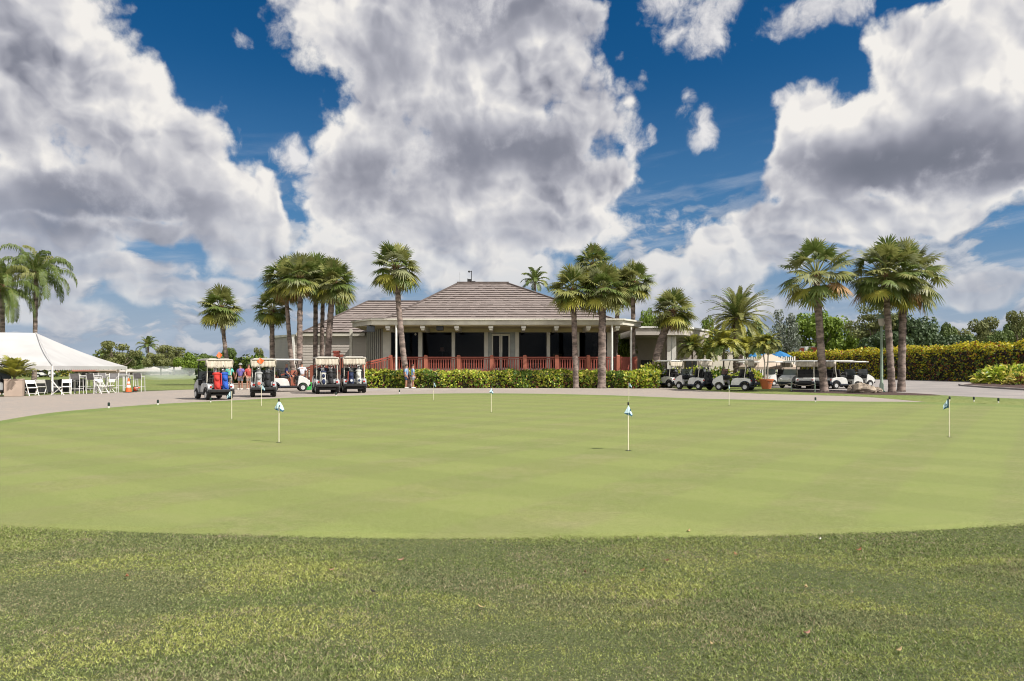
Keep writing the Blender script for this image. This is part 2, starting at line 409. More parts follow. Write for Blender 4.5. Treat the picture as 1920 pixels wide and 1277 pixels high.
    back = ramp(nt, math_(nt, 'ADD', math_(nt, 'MULTIPLY', sp.outputs[1], -1.0), madd(nt, sp.outputs[2], .55, 0.0)), .05, .6)
    back_fill = math_(nt, 'MULTIPLY', back, ramp(nt, noise(nt, tc.outputs['Generated'], 2.6, 4, .55).outputs[0], .40, .55))
    L(nt, mixc(nt, back_fill, front, tuple(x*k for x in (1.75, 1.68, 1.58))), bg.inputs[0])  # over-bright cloud added overhead and behind the camera as fill light
make_camera_and_sun(); make_world()
# ------------------------------------------------------------------ ground, lawns, paving
def grass_mat(name, cols, patch, grain, bump, stripes=0, straw=None, rough=.75, pstretch=(1, 1, 1), fleck=0):
    m, nt, out = nodes_of(name); p = N(nt, 'ShaderNodeBsdfPrincipled'); p.inputs['Roughness'].default_value = rough; p.inputs['Specular IOR Level'].default_value = .2
    tc = N(nt, 'ShaderNodeTexCoord'); v = tc.outputs['Object']
    mp = N(nt, 'ShaderNodeMapping'); mp.inputs['Scale'].default_value = pstretch; L(nt, v, mp.inputs[0]); v2 = mp.outputs[0]
    f = ramp(nt, noise(nt, v2, patch, 6, .6, .6).outputs[0], .38, .62)
    col = mixc(nt, f, cols[0], cols[1])
    f2 = ramp(nt, noise(nt, v2, patch*2.7, 5, .62, .3).outputs[0], .50, .72)
    col = mixc(nt, f2, col, cols[2])
    if straw:
        f3 = ramp(nt, noise(nt, v2, patch*.9, 7, .66, 1.2).outputs[0], .60, .74)
        col = mixc(nt, math_(nt, 'MULTIPLY', f3, .75), col, straw)
    if fleck:                                          # hand-sized mottling
        f4 = ramp(nt, noise(nt, v, 3.4, 5, .62, .5).outputs[0], .34, .66)
        col = mixc(nt, math_(nt, 'MULTIPLY', f4, fleck), col, cols[2])
        f5 = ramp(nt, noise(nt, v, 6.5, 4, .6, .4).outputs[0], .58, .74)
        col = mixc(nt, math_(nt, 'MULTIPLY', f5, fleck*.8), col, tuple(c*.80 for c in cols[0]))
    if fleck:
        f6 = ramp(nt, noise(nt, v, 21, 4, .7).outputs[0], .36, .64)
        col = mixc(nt, math_(nt, 'MULTIPLY', f6, .34), col, tuple(c*.62 for c in cols[0]))
    if stripes:
        for rot, amt, lift in ((38, stripes, 1.24), (-55, stripes*.7, .84)):
            mp2 = N(nt, 'ShaderNodeMapping'); mp2.inputs['Rotation'].default_value = (0, 0, R(rot)); L(nt, v, mp2.inputs[0])
            wv = N(nt, 'ShaderNodeTexWave'); wv.wave_profile = 'SIN'; wv.inputs['Scale'].default_value = .16; wv.inputs['Distortion'].default_value = .9; wv.inputs['Detail'].default_value = 2; wv.inputs['Detail Scale'].default_value = .4
            L(nt, mp2.outputs[0], wv.inputs[0])
            col = mixc(nt, math_(nt, 'MULTIPLY', ramp(nt, wv.outputs[1], .35, .65), amt), col, tuple(c*lift for c in cols[0]))
    g = noise(nt, v, grain, 3, .7)
    col = mixc(nt, ramp(nt, g.outputs[0], .3, .7), mixc(nt, .42, col, (.02, .03, .0)), mixc(nt, .16, col, (.6, .6, .35)))
    L(nt, col, p.inputs['Base Color'])
    b = N(nt, 'ShaderNodeBump'); b.inputs['Strength'].default_value = bump; b.inputs['Distance'].default_value = .02
    L(nt, g.outputs[0], b.inputs['Height']); L(nt, b.outputs[0], p.inputs['Normal']); L(nt, p.outputs[0], out.inputs[0]); return m
M_ROUGH = grass_mat('rough_turf', [(.044, .062, .016), (.064, .080, .022), (.050, .054, .020)], .5, 75, .9, straw=(.12, .11, .055), pstretch=(.6, 1.3, 1))
M_LAWN = grass_mat('lawn_far', [(.115, .160, .024), (.160, .185, .036), (.10, .135, .028)], .10, 4, .25)
M_COLLAR = grass_mat('collar_turf', [(.120, .175, .030), (.150, .195, .040), (.105, .15, .03)], .5, 40, .4)
M_GREEN = grass_mat('putting_turf', [(.160, .196, .042), (.200, .220, .056), (.245, .232, .098)], .30, 95, .2, stripes=.55, fleck=.55, straw=None, pstretch=(.55, 1.5, 1))
M_MULCH = mat('mulch', (.085, .045, .035), (.03, .018, .014), 9, .95, .8, 30)
def paver_mat():
    m, nt, out = nodes_of('plaza_pavers'); p = N(nt, 'ShaderNodeBsdfPrincipled'); p.inputs['Roughness'].default_value = .85; p.inputs['Specular IOR Level'].default_value = .25
    tc = N(nt, 'ShaderNodeTexCoord'); v = tc.outputs['Object']
    mp = N(nt, 'ShaderNodeMapping'); mp.inputs['Rotation'].default_value = (0, 0, R(20)); L(nt, v, mp.inputs[0])
    br = N(nt, 'ShaderNodeTexBrick'); br.inputs['Scale'].default_value = 4.2; br.inputs['Mortar Size'].default_value = .012; br.inputs['Brick Width'].default_value = .9; br.inputs['Row Height'].default_value = .45
    br.inputs['Color1'].default_value = c4((.325, .268, .222)); br.inputs['Color2'].default_value = c4((.265, .235, .208)); br.inputs['Mortar'].default_value = c4((.17, .15, .13)); br.inputs['Bias'].default_value = -.1
    L(nt, mp.outputs[0], br.inputs[0])
    f = ramp(nt, noise(nt, v, .25, 6, .6, .8).outputs[0], .35, .68)
    col = mixc(nt, math_(nt, 'MULTIPLY', f, .55), br.outputs[0], (.255, .225, .20))
    f2 = ramp(nt, noise(nt, v, 1.2, 6, .7).outputs[0], .55, .8)
    col = mixc(nt, math_(nt, 'MULTIPLY', f2, .35), col, (.40, .335, .27))
    L(nt, col, p.inputs['Base Color']); L(nt, p.outputs[0], out.inputs[0]); return m
M_PAVE = paver_mat()
M_ASPH = mat('worn_asphalt', (.275, .245, .225), (.215, .195, .182), .35, .9, .3, 90, detail=8)
M_CONC = mat('kerb_concrete', (.33, .285, .25), (.24, .215, .195), 1.2, .9, .2, 40)
M_SAND = mat('bunker_sand', (.50, .44, .34), (.42, .36, .28), 1, .95)

def px_poly(pts, smooth=0):
    if smooth: pts = [(v.x, v.y) for v in smooth_loop([(a, b, 0) for a, b in pts], smooth)]
    return [G(a, b) for a, b in pts]
# one lawn sheet to the horizon
ground = MB(); S_ = 3000
ground.add([(-S_, -S_, 0), (S_, -S_, 0), (S_, S_, 0), (-S_, S_, 0)], [(0, 1, 2, 3)])
o = ground.build('ground', M_ROUGH); o['kind'] = 'structure'
sheet('fairway', px_poly([(-900, 752), (0, 745), (270, 731.5), (440, 729), (700, 727), (700, 696), (300, 694), (0, 694), (-900, 694)]), .003, M_LAWN)
sheet('far_lawn', px_poly([(1240, 722), (1440, 726), (1440, 712), (2600, 706), (2600, 694), (1200, 694), (1200, 722)]), .003, M_LAWN)
sheet('plaza', px_poly([(-700, 880), (-300, 830), (0, 792), (430, 760), (850, 745), (1300, 755), (1600, 762), (1800, 764), (1790, 755), (1640, 744.5), (1560, 741), (1430, 737), (1300, 729), (1240, 722), (1100, 724), (690, 726), (560, 722), (540, 728), (420, 729.5), (345, 731), (250, 735), (130, 739), (60, 742), (0, 744), (-300, 750), (-700, 765)]), .004, M_PAVE)
sheet('car_park', px_poly([(1425, 727), (1440, 716), (1490, 708), (1618, 709), (1800, 713.2), (1850, 716), (1960, 720), (2500, 728), (2500, 775), (1920, 752), (1826, 748), (1760, 745), (1700, 743), (1560, 739), (1440, 734)]), .006, M_ASPH)
sheet('kerb_strip', px_poly([(565, 731), (690, 727.3), (1100, 725), (1240, 722.6), (1266, 727), (1100, 730.5), (900, 731.5), (690, 733.2)]), .009, M_CONC)
sheet('lawn_island', px_poly([(1262, 728), (1290, 725.5), (1440, 726.5), (1490, 730), (1640, 735), (1700, 737.5), (1760, 741), (1826, 744.5), (1920, 748.5), (2500, 775), (2500, 850), (1920, 764), (1775, 757), (1640, 745.5), (1560, 742), (1430, 738.5), (1340, 734)], 3), .010, M_LAWN)
sheet('mulch_bed', px_poly([(1478, 733.5), (1500, 731.5), (1600, 733), (1700, 737), (1762, 741), (1740, 742), (1640, 740.6), (1560, 737.8), (1500, 736)], 4), .015, M_MULCH)
sheet('planting_bed', px_poly([(686, 727.3), (1100, 724.6), (1236, 722), (1240, 715), (1100, 714.5), (686, 714.5)]), .012, M_MULCH)
sheet('bunker', px_poly([(104, 705.5), (150, 702.6), (240, 701.8), (238, 703.6), (160, 706)], 4), .008, M_SAND)
GREEN_PX = [(0, 797), (100, 780), (205, 770), (300, 762.5), (430, 755.5), (560, 749), (700, 744.3), (850, 741), (1000, 741.5), (1150, 745), (1300, 751), (1450, 755), (1600, 757.5), (1750, 759), (1920, 766), (2200, 792), (2480, 840), (2450, 900), (2200, 950), (1920, 977), (1800, 984), (1690, 991), (1500, 997), (1200, 1002), (1000, 1003.5), (700, 1002.5), (400, 996), (250, 991), (0, 982), (-250, 960), (-400, 910), (-330, 850), (-150, 820)]
green = px_poly(GREEN_PX, 6)
collar_px = [(x, HZ+(y-HZ)*(.925 if y < 800 else .985)+(1 if y < 800 else 0)) if y < 850 else (x, y) for x, y in GREEN_PX]
sheet('green_collar', px_poly(collar_px, 6), .014, M_COLLAR)
_ar = sum(a.x*b.y-b.x*a.y for a, b in zip(green, green[1:]+green[:1]))
sheet('putting_green', green, .018, M_GREEN, slope=.16 if _ar > 0 else -.16)

# kerbs: real 0.13 m steps
def kerb(name, pts, w=.25, h=.13):
    q = [G(*p) for p in pts]; mb = MB()
    for a, b in zip(q, q[1:]):
        mb.bar((a.x, a.y, h/2), (b.x, b.y, h/2), w, h)
    o = mb.build(name, M_CONC, bevel=.02); o['kind'] = 'structure'; return o
kerb('kerb', [(1500, 707.2), (1618, 709), (1720, 711.2), (1800, 713.4), (1812, 714.6)])
isl = [(1796, 723), (1830, 719), (1925, 720.5), (2010, 724), (2050, 737), (1920, 732), (1850, 727.5)]
kerb('kerb', [(1840, 720), (1800, 722.3), (1805, 724), (1850, 727.6), (1920, 732), (2050, 741)])
sheet('mulch_bed', px_poly([(1806, 722.8), (1835, 719.5), (1925, 720.5), (2010, 724), (2050, 737), (1920, 731), (1850, 726.8)]), .10, M_MULCH)

# ------------------------------------------------------------------ the rough in front: real blades
def inside(poly, x, y):
    n = len(poly); r = np.zeros(len(x), bool); j = n-1
    for i in range(n):
        xi, yi, xj, yj = poly[i][0], poly[i][1], poly[j][0], poly[j][1]
        c = ((yi > y) != (yj > y)) & (x < (xj-xi)*(y-yi)/(yj-yi+1e-12)+xi); r ^= c; j = i
    return r
def blade_mat():
    m, nt, out = nodes_of('grass_blades'); p = N(nt, 'ShaderNodeBsdfPrincipled'); p.inputs['Roughness'].default_value = .6; p.inputs['Specular IOR Level'].default_value = .06
    tc = N(nt, 'ShaderNodeTexCoord'); mp = N(nt, 'ShaderNodeMapping'); mp.inputs['Scale'].default_value = (.6, 1.5, .2); L(nt, tc.outputs['Object'], mp.inputs[0]); v = mp.outputs[0]
    g = N(nt, 'ShaderNodeNewGeometry'); rnd = g.outputs['Random Per Island']
    a = ramp(nt, noise(nt, v, .7, 6, .6, .8).outputs[0], .42, .58)
    col = mixc(nt, a, (.20, .30, .072), (.54, .585, .14))
    a2 = ramp(nt, noise(nt, v, .45, 5, .6, .6).outputs[0], .49, .58)
    col = mixc(nt, math_(nt, 'MULTIPLY', a2, .8), col, (.17, .20, .12))          # bluish worn zones
    sy = N(nt, 'ShaderNodeSeparateXYZ'); L(nt, tc.outputs['Object'], sy.inputs[0])
    ring = ramp(nt, math_(nt, 'ADD', sy.outputs[1], math_(nt, 'MULTIPLY', noise(nt, v, .6, 5, .6).outputs[0], 3.2)), 6.7, 7.25)
    col = mixc(nt, math_(nt, 'MULTIPLY', ring, .62), col, (.19, .29, .068))       # lusher ring that the collar mower leaves
    s = ramp(nt, noise(nt, v, 1.0, 7, .68, 1.2).outputs[0], .50, .66)
    dry = math_(nt, 'GREATER_THAN', rnd, math_(nt, 'SUBTRACT', .90, math_(nt, 'MULTIPLY', s, .42)))
    r2 = N(nt, 'ShaderNodeTexWhiteNoise'); r2.noise_dimensions = '1D'; L(nt, math_(nt, 'MULTIPLY', rnd, 917.3), r2.inputs['W'])
    r3 = N(nt, 'ShaderNodeTexWhiteNoise'); r3.noise_dimensions = '1D'; L(nt, math_(nt, 'MULTIPLY', rnd, 331.7), r3.inputs['W'])
    dk = math_(nt, 'POWER', r3.outputs[0], 1.6)
    col = mixc(nt, dk, mixc(nt, .16, col, (.7, .7, .3)), mixc(nt, .72, col, (.012, .020, .006)))
    cl = noise(nt, tc.outputs['Object'], 55, 3, .65)
    col = mixc(nt, ramp(nt, cl.outputs[0], .40, .60), mixc(nt, .44, col, (.012, .022, .006)), mixc(nt, .26, col, (.62, .62, .30)))
    col = mixc(nt, dry, col, mixc(nt, r2.outputs[0], (.46, .41, .26), (.26, .21, .135)))
    L(nt, col, p.inputs['Base Color'])
    t = N(nt, 'ShaderNodeBsdfTranslucent'); L(nt, col, t.inputs[0]); mx = N(nt, 'ShaderNodeMixShader'); mx.inputs[0].default_value = .32
    L(nt, p.outputs[0], mx.inputs[1]); L(nt, t.outputs[0], mx.inputs[2]); L(nt, mx.outputs[0], out.inputs[0]); return m
def make_blades(n):
    y = 2.0+5.6*RNG.random(n)**.9; hw = .78*y+1.3; x = (RNG.random(n)*2-1)*hw
    # blades stand in tufts
    tx, ty = RNG.normal(0, .018, n), RNG.normal(0, .018, n); cell = .055
    x = np.where(RNG.random(n) < .28, (np.floor(x/cell)+.5+.4*np.sin(np.floor(y/cell)*12.9+np.floor(x/cell)*78.2))*cell+tx, x); y = np.where(RNG.random(n) < .28, (np.floor(y/cell)+.5+.4*np.sin(np.floor(x/cell)*39.3+np.floor(y/cell)*11.1))*cell+ty, y)
    gp = [(p.x, p.y) for p in green]; k = ~inside(gp, x, y); x, y = x[k], y[k]; n = len(x)
    h = RNG.uniform(.006, .015, n)*(1+.45*np.sin(x*1.7+y*2.1)*np.sin(y*1.3-x*.6))*(1+.35*np.sin(x*23+3*np.sin(y*17))*np.sin(y*29+2*np.sin(x*13))); wd = RNG.uniform(.0020, .0042, n)*(.7+.13*y)
    a = RNG.random(n)*2*math.pi; la = RNG.random(n)*2*math.pi; ln = RNG.uniform(.3, 1.8, n)*h
    Q = np.zeros((n, 3, 3)); dx, dy = np.cos(a)*wd, np.sin(a)*wd
    Q[:, 0] = np.stack([x-dx, y-dy, np.full(n, -.001)], 1); Q[:, 1] = np.stack([x+dx, y+dy, np.full(n, -.001)], 1)
    Q[:, 2] = np.stack([x+np.cos(la)*ln, y+np.sin(la)*ln, h], 1)
    o = faces_mesh('rough_grass', Q, None, [blade_mat()]); return tag(o, 'mottled rough grass with straw flecks around the putting green', 'grass', kind='stuff')
make_blades(640000)
# fallen leaves on the rough
def leaf_thing(px, py, s, c, lab):
    p = G(px, py); mb = MB(); n = 7; a = random.uniform(0, 6.3); up = []; lo = []
    for i in range(n+1):
        t = i/n; w = .42*math.sin(math.pi*min(1, t*1.02))**.8*s*.5; x = (t-.5)*s; z = .012+.25*s*(2*t-1)**2
        up.append((x, w, z+.10*s)); lo.append((x, -w, z+.06*s))
    vs = up+lo+[(x, 0, z-.05*s) for x, y_, z in up]
    k = n+1
    mb.add(vs, [(i, i+1, 2*k+i+1, 2*k+i) for i in range(n)]+[(2*k+i, 2*k+i+1, k+i+1, k+i) for i in range(n)])
    o = mb.build('fallen_leaf', c, smooth=True); o.location = (p.x, p.y, .008); o.rotation_euler = (random.uniform(-.2, .2), random.uniform(-.2, .2), a)
    md = o.modifiers.new('thick', 'SOLIDIFY'); md.thickness = .0015
    tag(o, lab, 'leaf', 'fallen leaves on the rough grass')
LO = mat('leaf_orange', (.30, .12, .05), (.22, .085, .04), 20, .6); LB = mat('leaf_brown', (.16, .07, .035), (.10, .05, .03), 20, .7)
LD = mat('leaf_dark', (.03, .025, .02), (.02, .016, .012), 20, .7); LT = mat('leaf_tan', (.46, .34, .17), (.36, .25, .12), 20, .6)
LP = mat('leaf_pink', (.38, .20, .14), (.30, .15, .1), 20, .6); LW = mat('leaf_white', (.62, .60, .52), (.5, .48, .4), 20, .6)
for a in [(239, 1087, .062, LO, 'orange fallen leaf lying alone on the left of the rough grass'),
          (622, 1074, .045, LP, 'small pinkish fallen leaf in the rough left of centre'),
          (753, 1055, .055, LP, 'salmon coloured fallen leaf nearest below the green edge, left of centre'),
          (700, 1115, .05, LD, 'blackish curled leaf lying low in the rough left of centre'),
          (901, 1145, .055, LT, 'tan upright curled leaf in the darkest grass below the middle'),
          (1097, 1079, .055, LB, 'brown fallen leaf in the rough, just right of centre'),
          (1205, 1075, .045, LO, 'small orange-brown leaf between a brown leaf and a red leaf'),
          (1250, 1056, .05, LB, 'brown fallen leaf upper of the pair right of centre'),
          (1292, 1000.5, .06, LT, 'tan leaf lying right on the border of putting green and rough'),
          (1380, 1045, .055, LO, 'rust red fallen leaf in the rough right of centre'),
          (1537, 1016, .05, LW, 'pale grey fallen leaf close under the green edge on the right'),
          (1611, 1037, .07, LO, 'bright orange-red fallen leaf on the right of the rough'),
          (1511, 1107, .055, LT, 'ochre fallen leaf on dark grass, right half of the rough'),
          (1512, 1195, .06, LP, 'large salmon pink leaf low in the right half of the rough'),
          (1336, 1215, .035, LT, 'tiny yellow leaf near the bottom right of centre'),
          (1686, 1227, .05, LT, 'thin pale sliver of leaf near the bottom right corner')]:
    leaf_thing(*a)
# ------------------------------------------------------------------ clubhouse
M_TILE = mat('roof_tile', (.245, .202, .184), (.200, .166, .152), 1.5, .8, .25, 30, island=.75, lo=.3, hi=.7)
M_LIP_SHADE = mat('tile_lip_shade', (.172, .142, .130), (.14, .116, .106), 2, .85)  # darker than the tiles: shadow line of each course put into the colour
M_RIDGE = mat('ridge_tile', (.12, .094, .085), (.085, .068, .06), 2, .85)
M_TRIM = mat('trim_paint', (.64, .61, .53), (.56, .53, .46), 1.5, .6)
M_FASC = mat('fascia_paint', (.60, .565, .48), (.44, .41, .36), .8, .65, detail=8)
M_WHITE = mat('white_paint', (.74, .72, .68), (.62, .60, .56), 2, .5)
M_HEAD = mat('header_paint', (.58, .51, .30), (.50, .44, .27), 1, .7)
def glass_mat():
    m, nt, out = nodes_of('dark_glass'); t = N(nt, 'ShaderNodeBsdfTransparent'); t.inputs[0].default_value = (.50, .51, .51, 1); g = N(nt, 'ShaderNodeBsdfGlossy'); g.inputs['Roughness'].default_value = .015; g.inputs[0].default_value = (.9, .92, .95, 1)
    fr = N(nt, 'ShaderNodeFresnel'); fr.inputs[0].default_value = 1.17; mx = N(nt, 'ShaderNodeMixShader'); L(nt, fr.outputs[0], mx.inputs[0]); L(nt, t.outputs[0], mx.inputs[1]); L(nt, g.outputs[0], mx.inputs[2]); L(nt, mx.outputs[0], out.inputs[0]); return m
M_GLASS = glass_mat()
M_PANE = mat('opaque_glass', (.008, .009, .010), (.012, .012, .013), 2, .05, spec=.3)
M_BLUE = mat('blue_grey_paint', (.075, .09, .105), (.06, .07, .085), 1, .6)
M_WOOD = mat('red_wood', (.32, .078, .052), (.225, .058, .040), 3, .65, .3, 30, stretch=(1, 1, .25), island=.5)
M_WOOD2 = mat('red_wood_light', (.40, .13, .08), (.32, .10, .062), 3, .65, .3, 30, stretch=(1, 1, .25))
M_DECK = mat('deck_boards', (.40, .29, .235), (.32, .23, .19), 3, .8)
M_SOFF = mat('soffit_paint', (.60, .53, .36), (.52, .46, .32), 1, .8)
M_BLACK = mat('black_plastic', (.012, .012, .013), (.02, .02, .021), 8, .5)
M_STEEL = mat('galvanised', (.42, .42, .42), (.34, .34, .34), 4, .4, metal=.6)
def siding(name, c1, c2):
    m, nt, out = nodes_of(name); p = N(nt, 'ShaderNodeBsdfPrincipled'); p.inputs['Roughness'].default_value = .7
    tc = N(nt, 'ShaderNodeTexCoord'); v = tc.outputs['Object']
    col = mixc(nt, ramp(nt, noise(nt, v, .8, 7, .6).outputs[0], .35, .7), c1, c2)
    mp = N(nt, 'ShaderNodeMapping'); mp.inputs['Scale'].default_value = (5, 5, .25); L(nt, v, mp.inputs[0])
    col = mixc(nt, math_(nt, 'MULTIPLY', ramp(nt, noise(nt, mp.outputs[0], 1, 5, .6).outputs[0], .5, .8), .25), col, tuple(c*.6 for c in c1))
    L(nt, col, p.inputs['Base Color']); L(nt, p.outputs[0], out.inputs[0]); return m
M_SIDE = siding('wing_siding', (.44, .395, .355), (.39, .35, .315)); M_SIDE_SHADE = siding('wing_siding_shaded', (.38, .35, .315), (.33, .305, .28))  # second siding is a darker copy: the angled wall's shade in its colour
def lap_wall(mb, a, b, z0, z1, step=.2, out=None, mi=0):
    """clapboards: each board leans out at its foot"""
    a, b = Vector((a[0], a[1], 0)), Vector((b[0], b[1], 0)); d = (b-a).normalized(); n = Vector((d.y, -d.x, 0))
    if out is not None and n.dot(Vector(out)) < 0: n = -n
    k = max(1, round((z1-z0)/step)); s = (z1-z0)/k
    for i in range(k):
        lo, hi = z0+i*s, z0+(i+1)*s; t = .028
        v = [a+n*t+Vector((0, 0, lo)), b+n*t+Vector((0, 0, lo)), b+Vector((0, 0, hi)), a+Vector((0, 0, hi)), a+Vector((0, 0, lo)), b+Vector((0, 0, lo))]
        mb.add(v, [(0, 1, 2, 3), (4, 5, 1, 0)], mi)
def tile_slope(mb, A, B, C, D, courses, tw=.36, lift=.09):
    """A-B eave (left to right), D-C ridge; real overlapping tiles, each with a lip"""
    A, B, C, D = [Vector(v) for v in (A, B, C, D)]; n = (B-A).cross(D-A).normalized()
    if n.z < 0: n = -n
    for k in range(courses):
        t0, t1 = k/courses, (k+1.12)/courses; t1 = min(t1, 1)
        l0, r0 = A.lerp(D, t0), B.lerp(C, t0); l1, r1 = A.lerp(D, t1), B.lerp(C, t1)
        m = max(1, int((r0-l0).length/tw)); ofs = .5*(k % 2)/m
        for j in range(m):
            a0, a1 = min(1, j/m+(ofs if j else 0)), min(1, (j+1)/m+(ofs if j < m-1 else 0))
            jl = lift*random.uniform(.85, 1.2)
            p0, p1 = l0.lerp(r0, a0)+n*jl, l0.lerp(r0, a1)+n*jl; q0, q1 = l1.lerp(r1, a0)+n*.006, l1.lerp(r1, a1)+n*.006
            b0, b1 = l0.lerp(r0, a0)-n*.01, l0.lerp(r0, a1)-n*.01
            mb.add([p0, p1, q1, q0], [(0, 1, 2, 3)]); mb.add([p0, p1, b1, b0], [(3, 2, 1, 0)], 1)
def make_clubhouse():
    root = empty('clubhouse', (0, 57, 0), 0, 'low beige clubhouse with hipped tiled roofs, dark windows and red wooden deck railing', 'building')
    root.location = (0, 0, 0)
    # ---- pavilion roof
    ez, rz = 5.28, PZ(532, 63); fy = 53.6
    fl, fr, bl, br = (-9.95, fy, ez), (8.05, fy, ez), (-9.95, 76, ez), (8.05, 76, ez)
    rl, rr = (PX(860, 63), 63, rz), (PX(951, 63), 63, rz); rl2, rr2 = (rl[0], 67, rz), (rr[0], 67, rz)
    t = MB(); tile_slope(t, fl, fr, rr, rl, 17); tile_slope(t, fr, br, rr2, rr, 14, 1.2); tile_slope(t, bl, fl, rl, rl2, 14, 1.2)
    t.add([bl, br, rr2, rl2], [(0, 1, 2, 3)]); t.add([rl, rr, rr2, rl2], [(0, 1, 2, 3)])
    roof = t.build('roof', [M_TILE, M_LIP_SHADE], root)
    h = MB()
    for a, b in ((fl, rl), (fr, rr)): h.bar(Vector(a)+Vector((0, 0, .06)), Vector(b)+Vector((0, 0, .08)), .26, .10)
    h.bar(Vector(rl)+Vector((-.15, 0, .02)), Vector(rr)+Vector((.15, 0, .02)), .34, .30)
    h.build('ridge_cap', M_RIDGE, roof)
    # ---- flat eave with chamfered corners, beams under it
    pl = [(-10.9, 53.0), (8.6, 53.0), (PX(1202, 56), 56.0), (PX(1202, 56), 76), (-13.1, 76), (-13.1, 56.0)]
    e = MB(); e.slab(pl, 4.86, 5.24); e.build('fascia', M_FASC, root)
    g = MB(); pg = [(-10.95, 52.9), (8.65, 52.9), (PX(1202, 56)+.1, 55.95)]
    g.bar((-13.16, 55.96, 5.27), (-10.95, 52.92, 5.27), .14, .12); g.bar((-10.95, 52.92, 5.27), (8.65, 52.92, 5.27), .14, .12); g.bar((8.65, 52.92, 5.27), (PX(1202, 56)+.08, 55.95, 5.27), .14, .12)
    g.build('gutter', M_TRIM, root)
    s = MB(); s.slab([(-10.7, 53.3), (8.5, 53.3), (10.3, 56.1), (10.3, 60), (-12.8, 60), (-12.8, 56.1)], 4.80, 4.85); s.build('soffit', M_SOFF, root)
    # ---- front wall: columns, header, windows, door
    WY = 57.0; zt, zb, zh = PZ(623, WY), 1.16, 4.80
    cols = [(718, 733), (784.5, 792), (847, 853), (908, 915), (966, 973), (1025, 1031), (1080, 1086), (1138, 1150)]
    w = MB()
    w.span((PX(718, WY), WY, zt), (PX(1150, WY), WY+.25, zh)); w.build('wall_header', M_HEAD, root)
    for a, b in cols:
        m = MB(); m.span((PX(a, WY), WY-.1, zb), (PX(b, WY), WY+.3, zt+.003)); m.build('column', M_TRIM, root, bevel=.015)
    for i in range(7):
        x0, x1 = PX(cols[i][1], WY), PX(cols[i+1][0], WY)
        if i == 3:
            d = MB(); d.span((x0+.002, WY+.02, zt-.10), (x1-.002, WY+.14, zt)); d.span((x0+.002, WY+.02, zb), (x0+.28, WY+.14, zt-.1)); d.span((x1-.42, WY+.02, zb), (x1-.002, WY+.14, zt-.1))
            df = d.build('door_frame', mat('door_frame_paint', (.33, .345, .32), (.27, .285, .27), 2, .5), root)
            a0, a1 = x0+.30, x1-.44; mid = (a0+a1)/2
            for q0, q1, hx in ((a0, mid-.01, mid-.10), (mid+.01, a1, mid+.10)):
                f = MB()
                f.span((q0, WY+.04, zb+.05), (q0+.12, WY+.10, zt-.13)); f.span((q1-.12, WY+.04, zb+.05), (q1, WY+.10, zt-.13)); f.span((q0+.12, WY+.04, zt-.3), (q1-.12, WY+.10, zt-.13)); f.span((q0+.12, WY+.04, zb+.05), (q1-.12, WY+.10, zb+.35))
                dr = f.build('door', M_TRIM, root); gl = MB(); gl.span((q0+.12, WY+.06, zb+.35), (q1-.12, WY+.08, zt-.3)); gl.build('pane', M_GLASS, dr)
                hd = MB(); hd.tube([(hx, WY, 2.2), (hx, WY-.04, 2.25), (hx, WY-.04, 2.75), (hx, WY, 2.8)], .018, 6); hd.build('handle', M_STEEL, dr)
        else:
            f = MB(); zf = .06
            f.span((x0+.002, WY+.05, zt-zf), (x1-.002, WY+.15, zt-.002)); f.span((x0+.002, WY+.05, 1.45), (x1-.002, WY+.15, 1.55)); f.span((x0+.002, WY+.05, 1.55), (x0+zf, WY+.15, zt-zf)); f.span((x1-zf, WY+.05, 1.55), (x1-.002, WY+.15, zt-zf))
            wf = f.build('window', mat('window_frame_paint', (.05, .05, .05), (.04, .04, .04), 3, .5), root)
            gl = MB(); gl.span((x0+zf, WY+.09, 1.55), (x1-zf, WY+.11, zt-zf)); gl.build('pane', M_GLASS, wf)
    rm = MB(); xa, xb = PX(716, WY), PX(1152, WY)
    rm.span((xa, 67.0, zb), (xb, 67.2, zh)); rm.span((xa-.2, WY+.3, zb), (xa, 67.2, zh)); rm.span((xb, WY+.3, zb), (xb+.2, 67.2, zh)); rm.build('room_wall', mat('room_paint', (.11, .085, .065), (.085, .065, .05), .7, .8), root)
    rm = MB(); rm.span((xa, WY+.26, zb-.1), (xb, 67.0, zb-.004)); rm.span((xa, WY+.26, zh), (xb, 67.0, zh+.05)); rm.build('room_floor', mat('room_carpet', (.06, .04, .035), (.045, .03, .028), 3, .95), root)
    b = MB(); b.span((PX(733, WY), WY+.02, zb), (PX(908, WY), WY+.25, 1.45)); b.span((PX(973, WY), WY+.02, zb), (PX(1138, WY), WY+.25, 1.45)); b.build('wall_base', M_TRIM, root)
    for px in (731, 795, 858, 921, 981.5, 1042, 1101, 1155):       # rafter ends
        m = MB(); x = PX(px, 54.2)
        m.span((x-.13, 53.35, 4.44), (x+.13, WY-.11, 4.80)); k = m.build('bracket', M_TRIM, root, bevel=.02)
        m = MB(); m.span((x-.18, 53.25, 4.60), (x+.18, 53.33, 4.79)); m.build('end_cap', M_WHITE, k)
    for px, py in ((742, 52.95), (1148, 52.95), (1184, 54.5)):       # slim white posts carrying the eave
        m = MB(); x = PX(px, py); m.tube([(x, py+.2, .0), (x, py+.2, 4.86)], .085, 8); m.build('post', M_WHITE, root, smooth=True)
    # angled side wall with battens, recess back wall
    a, bb = Vector((PX(718, WY), WY+.1, 0)), Vector((-13.25, 61.7, 0)); d = (bb-a).normalized(); nrm = Vector((d.y, -d.x, 0))
    if nrm.x > 0: nrm = -nrm
